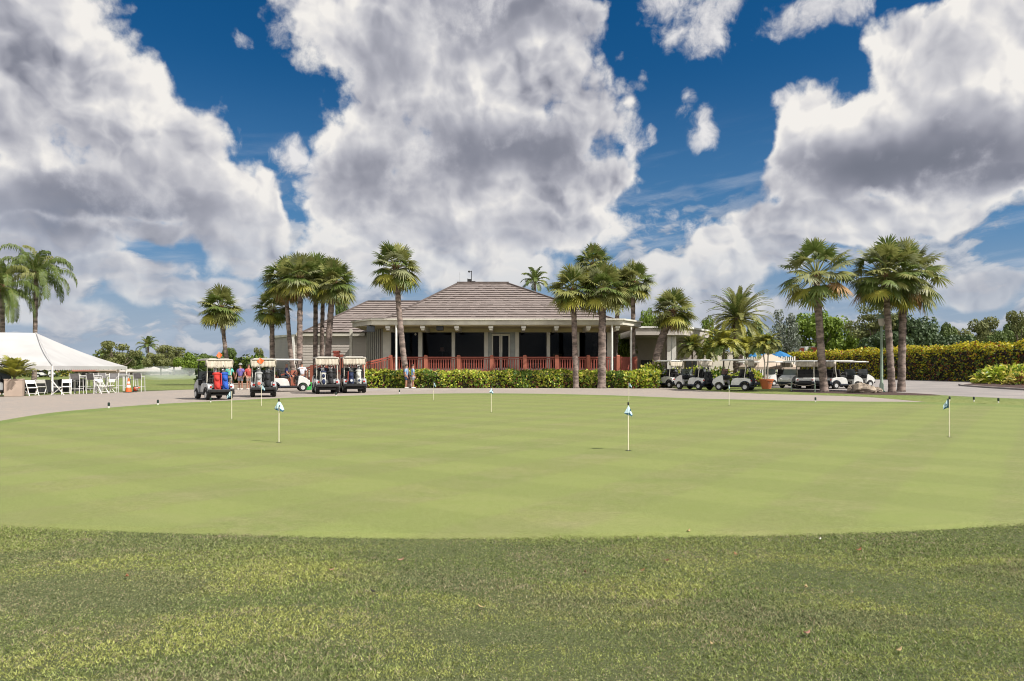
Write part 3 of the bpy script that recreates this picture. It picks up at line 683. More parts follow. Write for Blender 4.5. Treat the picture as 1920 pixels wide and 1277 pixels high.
    m = MB(); m.bar(a+Vector((0, 0, 2.98))-nrm*.1, bb+Vector((0, 0, 2.98))-nrm*.1, .2, 3.62); sw = m.build('side_wall', mat('batten_wall', (.20, .19, .17), (.16, .15, .135), 1, .7), root)
    m = MB(); L_ = (bb-a).length
    for i in range(9):
        p = a+d*(L_*(i+.4)/9)+nrm*.03; m.bar(p+Vector((0, 0, 1.2)), p+Vector((0, 0, 4.79)), .07, .07)
    m.build('batten', M_TRIM, sw)
    m = MB(); m.span((-15.2, 62.0, .0), (-12.9, 62.2, 4.8)); rw = m.build('recess_wall', M_BLUE, root)
    m = MB(); m.span((-14.5, 61.93, 1.2), (-13.5, 61.99, 3.5)); m.build('door', mat('dark_blue_door', (.045, .055, .07), (.04, .048, .06), 1, .5), rw)
    for px, y0 in ((658, 58.5),):
        m = MB(); x = PX(px, y0); m.span((x-.11, y0-.11, 0), (x+.11, y0+.11, 4.80)); m.build('post', M_TRIM, root, bevel=.01)
    # floodlights and loudspeaker boxes under the eave
    for px, py, wd, hh, c in ((695, 617, .62, .46, M_BLUE), (825, 615.5, .55, .36, M_BLACK)):
        p = P(px, py, 53.6); m = MB(); m.box((p.x, p.y, p.z), (wd, .4, hh), .25 if px < 700 else 0); m.box((p.x, p.y, p.z+hh/2+.06), (.06, .06, .14)); m.build('loudspeaker', c, root, bevel=.05)
    for px, py in ((779, 627), (1030, 626)):
        p = P(px, py, 56.85); m = MB(); m.ball(p, .09, 10, 6); m.tube([p, p+Vector((0, .1, .12))], .03, 6); m.build('security_camera', M_WHITE, root, smooth=True)
    # ---- left wing: hipped roof, clapboard walls
    y0, zq = 61.15, 4.66; A, B = (PX(567, y0), y0, zq), (-9.0, y0, zq); Cq, Dq = (-8.0, 68, PZ(566, 68)), (PX(690, 68), 68, PZ(566, 68))
    t = MB(); tile_slope(t, A, B, Cq, Dq, 14); Eq, Fq = (A[0], 77, zq), (Dq[0], 70, Dq[2]); tile_slope(t, Eq, A, Dq, Fq, 12, 1.5)
    t.add([Eq, (B[0], 77, zq), (Cq[0], 70, Cq[2]), Fq], [(0, 1, 2, 3)]); t.add([Dq, Cq, (Cq[0], 70, Cq[2]), Fq], [(0, 1, 2, 3)])
    wr = t.build('wing_roof', [M_TILE, M_LIP_SHADE], root); h = MB(); h.bar(Vector(A)+Vector((0, 0, .06)), Vector(Dq)+Vector((0, 0, .08)), .26, .1); h.bar(Vector(Dq), Vector(Cq)+Vector((0, 0, 0)), .34, .26); h.build('ridge_cap', M_RIDGE, wr)
    # roof lantern hint behind palms is not visible; flat fascia
    f = MB(); f.span((PX(555, 61.2), 61.18, 4.36), (-13.2, 62.5, 4.66)); f.build('wing_fascia', M_FASC, root)
    WL = 61.5
    m = MB(); lap_wall(m, (PX(553, WL), WL), (-13.1, WL), 0, 4.36, .24, (0, -1, 0)); m.span((PX(553, WL), WL+.01, 0), (-13.1, WL+.2, 4.36)); m.build('wing_wall', M_SIDE, root)
    a2, b2 = (PX(509, 64.3), 64.3), (PX(553, WL)-.12, WL-.1)
    m = MB(); lap_wall(m, a2, b2, 0, 4.30, .15, (-.3, -1, 0)); m.slab([a2, b2, (b2[0]+.6, 66), (a2[0]+1, 66)], 0, 4.29); m.build('wing_wall', M_SIDE_SHADE, root)
    m = MB(); m.slab([(a2[0]-.18, a2[1]-.14), (b2[0]+.2, b2[1]-.16), (b2[0]+.2, 68), (a2[0]-.18, 68)], 4.31, 4.52); m.build('flat_roof', M_FASC, root)
    for x, y in (a2, b2):
        m = MB(); m.span((x-.13, y-.16, 0), (x+.13, y+.05, 4.31)); m.build('corner_trim', M_WHITE if x == b2[0] else M_TRIM, root)
    # ---- deck and railing
    dz = 1.12; RY = 54.2
    m = MB(); m.span((PX(733, RY), RY-.1, dz-.16), (PX(1160, RY), WY, dz)); m.span((PX(733, RY), RY-.06, .1), (PX(1160, RY), RY-.02, dz-.16)); m.build('deck', M_DECK, root)
    zt_, posts = PZ(669, RY), [733, 798.5, 860, 922, 984, 1044, 1103, 1159]
    for i, px in enumerate(posts):
        x = PX(px, RY); m = MB(); m.span((x-.15, RY-.15, .5), (x+.15, RY+.15, zt_+.02)); m.lathe([(.20, 0), (.20, .05), (.12, .12)], 4, (x, RY, zt_+.021), 0, rot=Matrix.Rotation(R(45), 3, 'Z')); m.build('railing_post', M_WOOD2, root, bevel=.012)
        if i < 7:
            x0, x1 = x+.152, PX(posts[i+1], RY)-.152; m = MB(); m.span((x0, RY-.07, zt_-.10), (x1, RY+.07, zt_)); m.span((x0, RY-.05, dz+.08), (x1, RY+.05, dz+.18)); m.span((x0, RY-.03, zt_-.22), (x1, RY+.03, zt_-.14))
            k = int((x1-x0)/.19)
            for j in range(k):
                xx = x0+(j+.5)*(x1-x0)/k; m.span((xx-.045, RY-.036, dz+.18), (xx+.045, RY+.036, zt_-.22))
            m.build('railing', M_WOOD, root)
    # solid board corner on the right, railing sloping away beyond it
    x0, x1 = PX(1162, 54.2), PX(1192, 56.0); m = MB(); n = 10
    for j in range(n):
        t0, t1 = j/n, (j+.93)/n; p, q = Vector((x0+.1+(x1-x0-.1)*t0, 54.2+1.8*t0, 0)), Vector((x0+.1+(x1-x0-.1)*t1, 54.2+1.8*t1, 0)); m.bar(p+Vector((0, 0, 1.75)), q+Vector((0, 0, 1.75)), .06, 1.28)
    m.build('boarded_corner', M_WOOD, root)
    m = MB(); m.span((x1-.1, 55.9, .5), (x1+.12, 56.12, 2.45)); m.build('railing_post', M_WOOD2, root)
    # roof kit on the ridge: weather mast, horn, whip aerial
    p = P(884, 531, 63.6); m = MB()
    m.tube([p, p+Vector((0, 0, 1.15))], .035, 6); m.tube([p+Vector((-.22, 0, 1.02)), p+Vector((.05, 0, 1.12))], .03, 6); m.ball(p+Vector((-.22, 0, 1.08)), .10, 8, 5); m.box(p+Vector((-.18, 0, .22)), (.34, .3, .3)); m.box(p+Vector((.12, 0, .12)), (.5, .3, .12)); m.tube([p+Vector((-.34, 0, .1)), p+Vector((-.34, 0, .42))], .05, 6)
    m.build('weather_mast', M_BLACK, root); p = P(862, 532, 63.6); m = MB(); m.tube([p, p+Vector((0, 0, 1.1))], .012, 5); m.build('aerial', M_STEEL, root)
    return root
CLUB = make_clubhouse()

def make_ramp():
    root = empty('wooden_ramp', (PX(585, 52.5), 52.5, 0), 0, 'red-brown boarded wooden ramp rising to the deck behind the parked carts', 'ramp'); O = root.location.copy()
    def rail(name, pts, boards, gap):
        for (a, b) in zip(pts, pts[1:]):
            a, b = Vector(a)-O, Vector(b)-O; m = MB(); m.bar(a, b, .14, .10); m.bar(a-Vector((0, 0, 1.05)), b-Vector((0, 0, 1.05)), .10, .14); m.bar(a-Vector((0, 0, .16)), b-Vector((0, 0, .16)), .06, .08); k = max(2, int((b-a).length/gap))
            for j in range(k):
                p = a.lerp(b, (j+.5)/k); m.bar(p-Vector((0, 0, 1.0)), p-Vector((0, 0, .2)), boards, .05)
            m.build(name, M_WOOD, root)
        for p in pts:
            p = Vector(p)-O; m = MB(); m.box((p.x, p.y, (p.z+.12)/2), (.22, .22, p.z+.12)); m.build('railing_post', M_WOOD2, root, bevel=.01)
    Y1 = 52.0
    rail('railing', [P(516, 706, Y1), P(549, 697.5, Y1), P(585, 687.5, Y1), P(612, 678.5, Y1), P(641, 667.5, Y1)], .16, .19)
    rail('railing', [P(683, 681, 51.2), P(733, 669, 54.0)], .09, .19)
    rail('railing', [P(640, 667.5, 53.8), P(683, 677, 53.6)], .09, .19)
    m = MB(); a, b = P(516, 718, Y1+.1)-O, P(641, 697, Y1+.1)-O
    m.add([a, b, b+Vector((0, 1.5, 0)), a+Vector((0, 1.5, 0)), Vector((a.x, a.y, 0)), Vector((b.x, b.y, 0))], [(0, 1, 2, 3), (4, 5, 1, 0)]); m.build('ramp_deck', M_DECK, root)
    p = P(631, 668, 52.4)-O; m = MB(); m.box((p.x, p.y, p.z-.2), (.40, .4, .9)); m.box((p.x, p.y, p.z+.34), (.5, .5, .16)); m.build('newel_post', M_WOOD, root, bevel=.03)
make_ramp()
# a few furnishings seen through the veranda windows
def dining_table(px, Y, lab):
    r = empty('dining_table', (PX(px, Y), Y, 1.16), 0, lab, 'table', 'tables inside the clubhouse'); m = MB(); m.lathe([(.62, .40), (.66, .74), (.62, .765), (.02, .77)], 18); m.build('tablecloth', mat('white_linen', (.70, .68, .64), (.6, .58, .55), 3, .9), r, smooth=True); m = MB(); m.tube([(0, 0, 0), (0, 0, .74)], .06, 8); m.build('leg', M_BLACK, r)
for a in ((812, 58.6, 'white-clothed round table behind the second veranda window'), (882, 59.0, 'white-clothed round table behind the window left of the glass doors'), (1002, 58.5, 'white-clothed round table behind the window right of the glass doors'), (1108, 58.8, 'white-clothed round table behind the window at the right end')): dining_table(*a)
x = PX(829, 58.2); r = empty('floor_lamp', (x, 58.2, 1.16), 0, 'floor lamp with pinkish shade inside the third veranda window', 'lamp'); m = MB(); m.lathe([(.16, 0), (.15, .03), (.015, .05), (.015, 1.9)], 10); m.build('stand', M_STEEL, r); m = MB(); m.lathe([(.24, 1.75), (.15, 2.1), (.02, 2.1)], 14); m.build('lamp_shade', mat('pink_shade', (.75, .38, .30), (.65, .32, .25), 3, .8), r)
for px, lab in ((1041, 'pale wooden high-backed chair inside the window by the hedge palm, left one'), (1049, 'pale wooden high-backed chair inside the window by the hedge palm, right one')):
    x = PX(px, 57.9); r = empty('high_chair', (x, 57.9, 1.16), 0, lab, 'chair', 'wooden chairs inside the clubhouse'); m = MB(); m.span((-.2, -.2, .72), (.2, .2, .78)); m.build('seat', M_BLACK, r); m = MB(); m.span((-.2, .16, .78), (.2, .2, 1.55)); m.build('backrest', mat('oak', (.55, .36, .16), (.45, .28, .12), 4, .5), r)
    for sx in (-.17, .17):
        for sy in (-.17, .17): m = MB(); m.span((sx-.02, sy-.02, 0), (sx+.02, sy+.02, .72)); m.build('leg', mat('oak', (.55, .36, .16)), r)
p = P(574, 727, 46.5); m = MB(); m.box((0, 0, 0), (.62, .55, .46)); m.box((0, 0, .255), (.68, .6, .05))
tag(m.build('storage_box', mat('bright_green', (.02, .33, .06), (.015, .27, .045), 3, .5), bevel=.03, loc=(p.x, p.y, .24)), 'bright green box on the paving beside the boarded ramp', 'box')

def make_walkway():
    root = empty('covered_entrance', (15, 62, 0), 0, 'flat-roofed beige entrance canopy on a square column right of the clubhouse', 'canopy'); O = root.location.copy()
    y = 61.0; z0, z1 = 4.45, 5.25
    m = MB(); pl = [(PX(1192, y), y), (PX(1283, y), y), (PX(1330, 67), 67.0), (PX(1330, 67), 74), (PX(1192, y), 74)]; m.slab([(a-O.x, b-O.y) for a, b in pl], z0, z1-.2); m.build('fascia', mat('canopy_paint', (.48, .44, .40), (.41, .37, .335), .6, .7), root)
    m = MB(); m.slab([(a-O.x+(.12 if i in (1, 2) else 0), b-O.y-(.12 if i < 2 else 0)) for i, (a, b) in enumerate(pl)], z1-.19, z1-.02); m.build('roof_edge', M_WHITE, root)
    for px, yy, w in ((1257.5, 62, .82),):
        m = MB(); x = PX(px, yy)-O.x; m.span((x-w/2, -.4, 0), (x+w/2, .4, z0)); m.build('column', mat('column_stucco', (.62, .59, .55), (.54, .51, .47), 2, .8), root)
        m = MB(); m.span((x-.02, -.43, 0), (x+.02, -.403, z0)); m.build('downpipe', M_STEEL, root)
    m = MB(); m.span((PX(1180, 69)-O.x, 7, 0), (PX(1320, 69)-O.x, 7.3, z0)); m.build('back_wall', mat('back_wall_paint', (.42, .36, .33), (.36, .31, .28), .8, .8), root)
    for px in (1213, 1297):
        m = MB(); x = PX(px, 68.8)-O.x; m.span((x-.55, 6.9, 0), (x+.55, 6.98, 2.3)); m.build('door', M_BLACK, root)
make_walkway()
m = MB(); m.span((PX(1305, 72), 72, 0), (PX(1398, 72), 72.25, 3.1)); m.span((PX(1305, 72)-.1, 71.9, 3.1), (PX(1398, 72)+.1, 72.35, 3.22)); tag(m.build('garden_wall', mat('cream_stucco', (.58, .53, .46), (.50, .45, .39), .7, .85)), 'cream stucco wall behind the small palms right of the entrance canopy', 'wall')
# low retaining wall behind the two standing golfers
q0, q1 = G(436, 729), G(532, 728); m = MB(); m.bar((q0.x, q0.y, .17), (q1.x, q1.y, .17), .3, .34); m.bar((q0.x, q0.y, .37), (q1.x, q1.y, .37), .36, .06); tag(m.build('retaining_wall', mat('brown_block', (.30, .235, .185), (.24, .19, .15), 2, .9, .3, 20), bevel=.01), 'low tan block wall edging the paving behind the standing golfers', 'wall')
# ------------------------------------------------------------------ palms
def leafmat(name, c1, c2, rough=.5, tr=.32, spec=.35):
    return mat(name, c1, c2, 1.5, rough, island=.8, lo=.3, hi=.7, translucent=tr, spec=spec)
LF = [leafmat('palm_leaf_green', (.088, .128, .028), (.150, .195, .048)), leafmat('palm_leaf_olive', (.20, .215, .055), (.27, .27, .095)),
      leafmat('palm_leaf_pale', (.30, .31, .17), (.22, .24, .115), .4), leafmat('palm_leaf_dry', (.42, .235, .09), (.28, .18, .085), .7, .2), leafmat('palm_leaf_yellow', (.28, .30, .045), (.37, .33, .06), .5)]
M_TRUNK = mat('palm_trunk', (.28, .215, .185), (.085, .065, .056), 2.2, .95, .7, 14, stretch=(1, 1, 2.2), detail=8)
M_TRUNK_B = mat('palm_boots', (.28, .14, .085), (.11, .062, .042), 5, .95, .8, 20)
M_BARK = mat('bark', (.24, .19, .15), (.13, .10, .08), 3, .95, .6, 20)
def rand_unit(n):
    v = RNG.normal(size=(n, 3)); return v/np.linalg.norm(v, axis=1)[:, None]
def fan_quads(hub, d, s, nrm, Rl, seg=23, spread=122, droop=.30, wf=1.0):
    """a cabbage-palm fan: narrow folded segments from one hub, tips hanging"""
    Q = []; up = Vector((0, 0, 1))
    for i in range(seg):
        a = R(-spread+2*spread*(i+random.uniform(.2, .8))/seg); r = Rl*(.62+.38*math.cos(a*.55))*random.uniform(.85, 1.08)
        dr = (d*math.cos(a)+s*math.sin(a)); fold = nrm*(-.22*abs(math.sin(a)))
        dr = (dr+fold).normalized(); side = dr.cross(nrm).normalized()
        w = Rl*.050*wf; p0 = hub; p1 = hub+dr*(r*.55)-up*(droop*.16*r); p2 = hub+dr*(r*.92)-up*(droop*random.uniform(.5, 1.1)*r)
        Q.append((p0-side*w*.3, p0+side*w*.3, p1+side*w, p1-side*w)); Q.append((p1-side*w, p1+side*w, p2+side*w*.12, p2-side*w*.12))
    return Q
def sabal_crown(seed, leaves=46, Rl=.98, pet=1.15, dead=5, full=1.0, wf=1.0):
    random.seed(seed); Q, M, Qd, St = [], [], [], MB(); ga = math.pi*(3-5**.5)
    for i in range(leaves+dead):
        isd = i >= leaves; t = i/(leaves-1) if not isd else 1
        th = R(6+(128*full)*t**.80+random.uniform(-9, 9)) if not isd else R(random.uniform(135, 165))
        az = i*ga+random.uniform(-.3, .3); h = Vector((math.cos(az), math.sin(az), 0)); d = h*math.sin(th)+Vector((0, 0, math.cos(th)))
        L0 = pet*random.uniform(.8, 1.12)*(1 if not isd else .6); sag = .08*L0*math.sin(th)
        tip = d*L0-Vector((0, 0, sag)); d2 = (tip-d*L0*.5).normalized(); d2 = (d2-Vector((0, 0, .18*math.sin(th)))).normalized()
        s = d2.cross(Vector((0, 0, 1)));  s = s.normalized() if s.length > .05 else Vector((1, 0, 0))
        s = (s+Vector((0, 0, random.uniform(-.35, .35)))).normalized(); n = s.cross(d2).normalized(); s = d2.cross(n).normalized()
        if n.z < 0 and th < R(100): n = -n
        q = fan_quads(tip-d2*.08, d2, s, n, Rl*random.uniform(.82, 1.1)*(1 if not isd else .75), droop=(.10+.20*min(1, th/R(110))) if not isd else .9)
        if isd: Qd += q
        else:
            Q += q; u = random.random(); m = (0 if u < .42 else 1 if u < .80 else 2) if t < .75 else (0 if u < .30 else 1 if u < .66 else 4 if u < .90 else 3)
            M += [m]*len(q)
        St.tube([d*.12, d*L0*.55-Vector((0, 0, sag*.25)), tip], [.032, .024, .014], 4, caps=False)
    return Q, M, Qd, St
SABAL = []
def trunk_mesh(pts, r0, r1, boots=.0):
    c = smooth_loop(pts, 9, False); n = len(c); mb = MB(); random.seed(n*7+int(pts[-1][2]*10))
    rad = [(r0+(r1-r0)*i/(n-1))*(1+(.16*math.exp(-i/2)))*(1+.05*math.sin(i*2.3)) for i in range(n)]
    mb.tube(c, rad, 11, 0, jit=.07)
    if boots:                                          # stubs of old leaf bases under the crown
        top = c[-1]; L0 = 0; i = n-1
        while i > 0 and L0 < boots: L0 += (c[i]-c[i-1]).length; i -= 1
        for k in range(40):
            j = random.randint(i, n-1); a = random.uniform(0, 6.28); o = Vector((math.cos(a), math.sin(a), 0))
            p = c[j]+o*rad[j]*.85; mb.bar(p, p+o*.10+Vector((0, 0, .20)), .12, .05, 1)
    return mb
def palm(name, px, Y, base_py, top_px, top_py, crown, label, r0=.19, r1=.15, bend=None, scale=1.0, rz=0, boots=.7, group='cabbage palms', cat='palm tree', crown_proto=None, base_z=0, dry=False):
    x = PX(px, Y); root = empty(name, (x, Y, base_z), 0, label, cat, group)
    tx, tz = PX(top_px, Y)-x, PZ(top_py, Y)-base_z
    b = bend or (lambda t: (tx*t, 0))
    pts = [(b(t)[0], b(t)[1], tz*t) for t in (0, .2, .4, .6, .8, 1.0)]; pts[-1] = (tx, 0, tz)
    trunk_mesh(pts, r0, r1, boots).build('trunk', [M_TRUNK, M_TRUNK_B], root, smooth=True)
    proto = crown_proto[crown % len(crown_proto)]
    for nm, me in proto:
        if nm == 'dry_frond' and not dry: continue
        o = link_mesh(nm, me, root); o.location = (tx, 0, tz); o.rotation_euler = (random.uniform(-.08, .08), random.uniform(-.08, .08), rz); o.scale = (scale,)*3
    return root
def mesh_only(o):
    me = o.data; bpy.data.objects.remove(o); return me
def make_sabal_protos():
    for seed, lv, full, Rl, pet in ((11, 54, 1.0, 1.0, 1.2), (23, 48, 1.02, 1.02, 1.25), (37, 58, 1.03, .98, 1.2), (41, 46, .97, 1.05, 1.2), (53, 52, .98, 1.08, 1.75), (67, 70, 1.0, 1.02, 1.8), (71, 76, 1.03, 1.05, 1.75)):
        Q, M, Qd, St = sabal_crown(seed, lv, full=full, Rl=Rl, pet=pet)
        me1 = mesh_only(faces_mesh('crown', [[tuple(v) for v in q] for q in Q], M, LF)); me2 = mesh_only(faces_mesh('dry_frond', [[tuple(v) for v in q] for q in Qd], [0]*len(Qd), [LF[3]])); me3 = mesh_only(St.build('leaf_stalk', LF[1]))
        SABAL.append((('crown', me1), ('dry_frond', me2), ('leaf_stalk', me3)))
make_sabal_protos()
def lean(x1, k=1.6):
    return lambda t: (x1*t**k, 0)
def sab(px, Y, bpy_, tpx, tpy, crown, label, scale, k=1.0, **kw):
    x1 = PX(tpx, Y)-PX(px, Y); return palm('cabbage_palm', px, Y, bpy_, tpx, tpy, crown, label, bend=lean(x1, k), scale=scale, rz=random.uniform(0, 6.28), crown_proto=SABAL, **kw)
random.seed(5)
sab(435, 58, 0, 414, 578, 0, 'lone leaning cabbage palm with a round crown behind the two standing golfers', 1.08, .7, r0=.2, r1=.15, dry=True)
sab(511, 57, 0, 510, 580, 1, 'short cabbage palm at the left end of the clubhouse wing', 0.88, r0=.20, r1=.18)
sab(557, 54, 0, 535, 527, 2, 'slender cabbage palm with dark curved trunk beside the straight pale one', 1.08, .55, r0=.19, r1=.15, dry=True)
sab(561, 53, 0, 563, 522, 3, 'cabbage palm with the palest straight trunk in the left clump', 1.10, r0=.24, r1=.19, dry=True)
sab(591, 56, 0, 592, 518, 0, 'cabbage palm leftmost of three trunks close together before the wing wall', 1.04, r0=.2, r1=.17)
sab(602, 57, 0, 606, 527, 1, 'cabbage palm in the middle of three close trunks before the wing wall', 1.08, r0=.19, r1=.16)
sab(613, 54, 0, 625, 532, 2, 'thick cabbage palm rightmost of three close trunks before the wing wall', 1.12, 1.6, r0=.27, r1=.22)
sab(769, 50.3, 0, 742, 503, 1, 'tall bowed cabbage palm crossing the left end of the veranda roof', 1.08, .62, r0=.22, r1=.19, boots=.9)
sab(1080, 50.2, 0, 1075, 545, 3, 'cabbage palm with brown boots rising through the front hedge', 1.10, r0=.21, r1=.19, boots=1.1)
sab(1128, 50.0, 0, 1130, 545, 0, 'thick-trunked cabbage palm in the front hedge, right of its slimmer twin', 1.10, r0=.30, r1=.25, boots=.6)
sab(1116, 60, 0, 1113, 497, 2, 'tallest cabbage palm whose crown tops the right clump', 1.04, r0=.2, r1=.17)
sab(1150, 58, 0, 1160, 540, 1, 'cabbage palm with dark trunk hidden behind the right clump', 1.04, r0=.2, r1=.18)
sab(1187, 56, 0, 1187, 530, 2, 'cabbage palm beside the right corner of the veranda roof', 1.04, r0=.19, r1=.17, boots=1.0)
sab(1226, 54, 0, 1262, 585, 3, 'stout crooked cabbage palm leaning right in front of the entrance canopy', 1.08, 2.0, r0=.33, r1=.28, boots=.5, dry=True)
sab(1546, 42.2, 0, 1531, 516, 4, 'single tall cabbage palm standing in the mulch among the parked carts', 0.99, .8, r0=.24, r1=.20, boots=.5)
sab(1673, 42.0, 0, 1660, 518, 5, 'cabbage palm left of the close pair beside the lamp post', 0.94, r0=.21, r1=.17, boots=1.0, )
sab(1690, 43.0, 0, 1694, 520, 6, 'cabbage palm right of the close pair, orange dead fronds on its crown', 1.03, r0=.23, r1=.2, boots=1.3, dry=True)

# ------------------------------------------------------------------ feather palms
def feather(n, length, th0, th1, droop, leaflet, pairs, hang, width, seed, mats_pick, jit=.12):
    random.seed(seed); Q, M, St = [], [], MB(); ga = math.pi*(3-5**.5)
    for i in range(n):
        t = i/(n-1); th = R(th0+(th1-th0)*t**.9+random.uniform(-6, 6)); az = i*ga+random.uniform(-.25, .25)
        h = Vector((math.cos(az), math.sin(az), 0)); L0 = length*random.uniform(1-jit, 1+jit)*(.82 if t < .12 else 1)
        pts = []; p = Vector((0, 0, 0)); ang = th; k = 9
        for j in range(k+1):
            pts.append(p.copy()); p = p+(h*math.sin(ang)+Vector((0, 0, math.cos(ang))))*(L0/k); ang += droop*(j/k)*(.5+math.sin(min(ang, math.pi*.9)))/k*2.2
            ang = min(ang, R(176))
        St.tube(pts, [.035*(1-j/(k+1))+.008 for j in range(k+1)], 4, caps=False)
        m = mats_pick(t)
        for j in range(pairs):
            u = .12+.88*(j+.5)/pairs; f = u*k; a = min(int(f), k-1); q = pts[a].lerp(pts[a+1], f-a); tan = (pts[a+1]-pts[a]).normalized()
            side = tan.cross(Vector((0, 0, 1))); side = side.normalized() if side.length > .05 else Vector((-h.y, h.x, 0)); nrm = side.cross(tan).normalized()
            ll = leaflet*math.sin(math.pi*(.12+.83*u))**.6*random.uniform(.85, 1.1)
            for sg in (-1, 1):
                d = (side*sg*.85+tan*.62+nrm*random.uniform(.0, .35)).normalized(); w = tan*width*.5
                e = q+d*ll*.55-Vector((0, 0, hang*ll*.15)); g = q+d*ll*(1-.30*hang)-Vector((0, 0, hang*ll*.75))
                Q.append((q-w*.6, q+w*.6, e+w, e-w)); Q.append((e-w, e+w, g+w*.15, g-w*.15)); M += [m, m]
    return Q, M, St
def feather_proto(**k):
    Q, M, St = feather(**k)
    a = mesh_only(faces_mesh('crown', [[tuple(v) for v in q] for q in Q], M, LF)); b = mesh_only(St.build('leaf_stalk', LF[1])); return (('crown', a), ('leaf_stalk', b))
QUEEN = [feather_proto(n=24, length=3.7, th0=4, th1=118, droop=2.1, leaflet=.85, pairs=44, hang=.95, width=.075, seed=3, mats_pick=lambda t: random.choice((0, 0, 1))),
         feather_proto(n=24, length=3.6, th0=6, th1=122, droop=2.2, leaflet=.85, pairs=44, hang=1.0, width=.075, seed=8, mats_pick=lambda t: random.choice((0, 0, 1)))]
DATE = [feather_proto(n=84, length=3.45, th0=3, th1=132, droop=.95, leaflet=.42, pairs=40, hang=.12, width=.075, seed=4, mats_pick=lambda t: random.choice((0, 1, 1)) if t < .62 else random.choice((1, 4, 4)))]
COCO = [feather_proto(n=20, length=2.3, th0=8, th1=110, droop=1.2, leaflet=.55, pairs=24, hang=.45, width=.10, seed=6, mats_pick=lambda t: random.choice((0, 0, 1)))]
ARECA = [feather_proto(n=34, length=1.6, th0=5, th1=100, droop=1.5, leaflet=.46, pairs=22, hang=.3, width=.085, seed=9, mats_pick=lambda t: random.choice((1, 4, 4)) if t < .7 else random.choice((0, 1))),
         feather_proto(n=36, length=1.45, th0=8, th1=112, droop=1.3, leaflet=.40, pairs=24, hang=.25, width=.075, seed=12, mats_pick=lambda t: random.choice((0, 1, 4)))]
def fth(name, px, Y, tpx, tpy, proto, i, label, scale=1.0, k=1.0, group=None, cat='palm tree', **kw):
    x1 = PX(tpx, Y)-PX(px, Y); return palm(name, px, Y, 0, tpx, tpy, i, label, bend=lean(x1, k), scale=scale, rz=random.uniform(0, 6.28), crown_proto=proto, group=group, cat=cat, **kw)
random.seed(17)
fth('queen_palm', 64, 60, 68, 512, QUEEN, 0, 'queen palm with long drooping fronds and grey trunk behind the white tent', 1.0, boots=.4, r0=.2, r1=.15)
fth('queen_palm', 6, 57, 4, 538, QUEEN, 1, 'queen palm cut by the left edge of the photo, behind the tent', 1.0, boots=.4, r0=.2, r1=.16)
fth('date_palm', 1384, 62, 1383, 596, DATE, 0, 'bushy date palm with arching fronds and thick dark trunk', 1.0, boots=2.0, r0=.45, r1=.40)
fth('coconut_palm', 1008, 84, 1003, 527, COCO, 0, 'slim feather palm peeping over the clubhouse roof', 1.0, r0=.14, r1=.11, boots=0)
fth('coconut_palm', 282, 150, 277, 648, COCO, 0, 'far coconut palm standing above the golf course trees on the left', 1.25, r0=.2, r1=.16, boots=0)
fth('areca_palm', 1298, 54, 1298, 652, ARECA, 1, 'small green feather palm left of the yellow-green ones beside the entrance', 1.0, cat='palm', r0=.07, r1=.06, boots=0)
fth('areca_palm', 1358, 52, 1356, 650, ARECA, 0, 'wide yellow-green feather palm under the date palm', 1.2, cat='palm', r0=.07, r1=.05, boots=0)
fth('areca_palm', 1330, 56, 1326, 662, ARECA, 1, 'thin leaning feather palm between two fuller small palms', .8, cat='palm', r0=.06, r1=.05, boots=0)
fth('areca_palm', 1396, 53, 1401, 655, ARECA, 0, 'yellowish feather palm right beside the date palm trunk', .9, cat='palm', r0=.06, r1=.05, boots=0)

# ------------------------------------------------------------------ broadleaf trees
LV = {'bright': leafmat('foliage_bright', (.20, .27, .030), (.11, .175, .024), .55, .35), 'mid': leafmat('foliage_mid', (.125, .17, .038), (.075, .115, .028), .55, .3),
      'dark': leafmat('foliage_dark', (.080, .118, .045), (.045, .075, .030), .55, .25), 'olive': leafmat('foliage_olive', (.215, .22, .075), (.135, .155, .055), .6, .3),
      'grey': leafmat('foliage_grey', (.20, .215, .185), (.11, .14, .09), .6, .25), 'yellow': leafmat('foliage_yellow', (.30, .25, .03), (.2, .19, .03), .55, .3)}
def blob_leaves(blobs, n, size, squash=.8):
    w = np.array([b[3]**2 for b in blobs]); idx = RNG.choice(len(blobs), n, p=w/w.sum()); B = np.array(blobs)[idx]
    d = rand_unit(n); r = np.clip(1-np.abs(RNG.normal(0, .26, n)), .1, 1.12)[:, None]*B[:, 3:4]; off = d*r; off[:, 2] *= squash; c = B[:, :3]+off
    nm = d+rand_unit(n)*.9+np.array([0, 0, .35]); nm /= np.linalg.norm(nm, axis=1)[:, None]
    t = np.cross(nm, rand_unit(n)); t /= np.linalg.norm(t, axis=1)[:, None]; b = np.cross(nm, t)
    s = (size*RNG.uniform(.6, 1.3, n))[:, None]; w2 = s*.42
    return np.stack([c-t*s*.5, c+b*w2-nm*s*.06, c+t*s*.5, c-b*w2-nm*s*.06], 1)
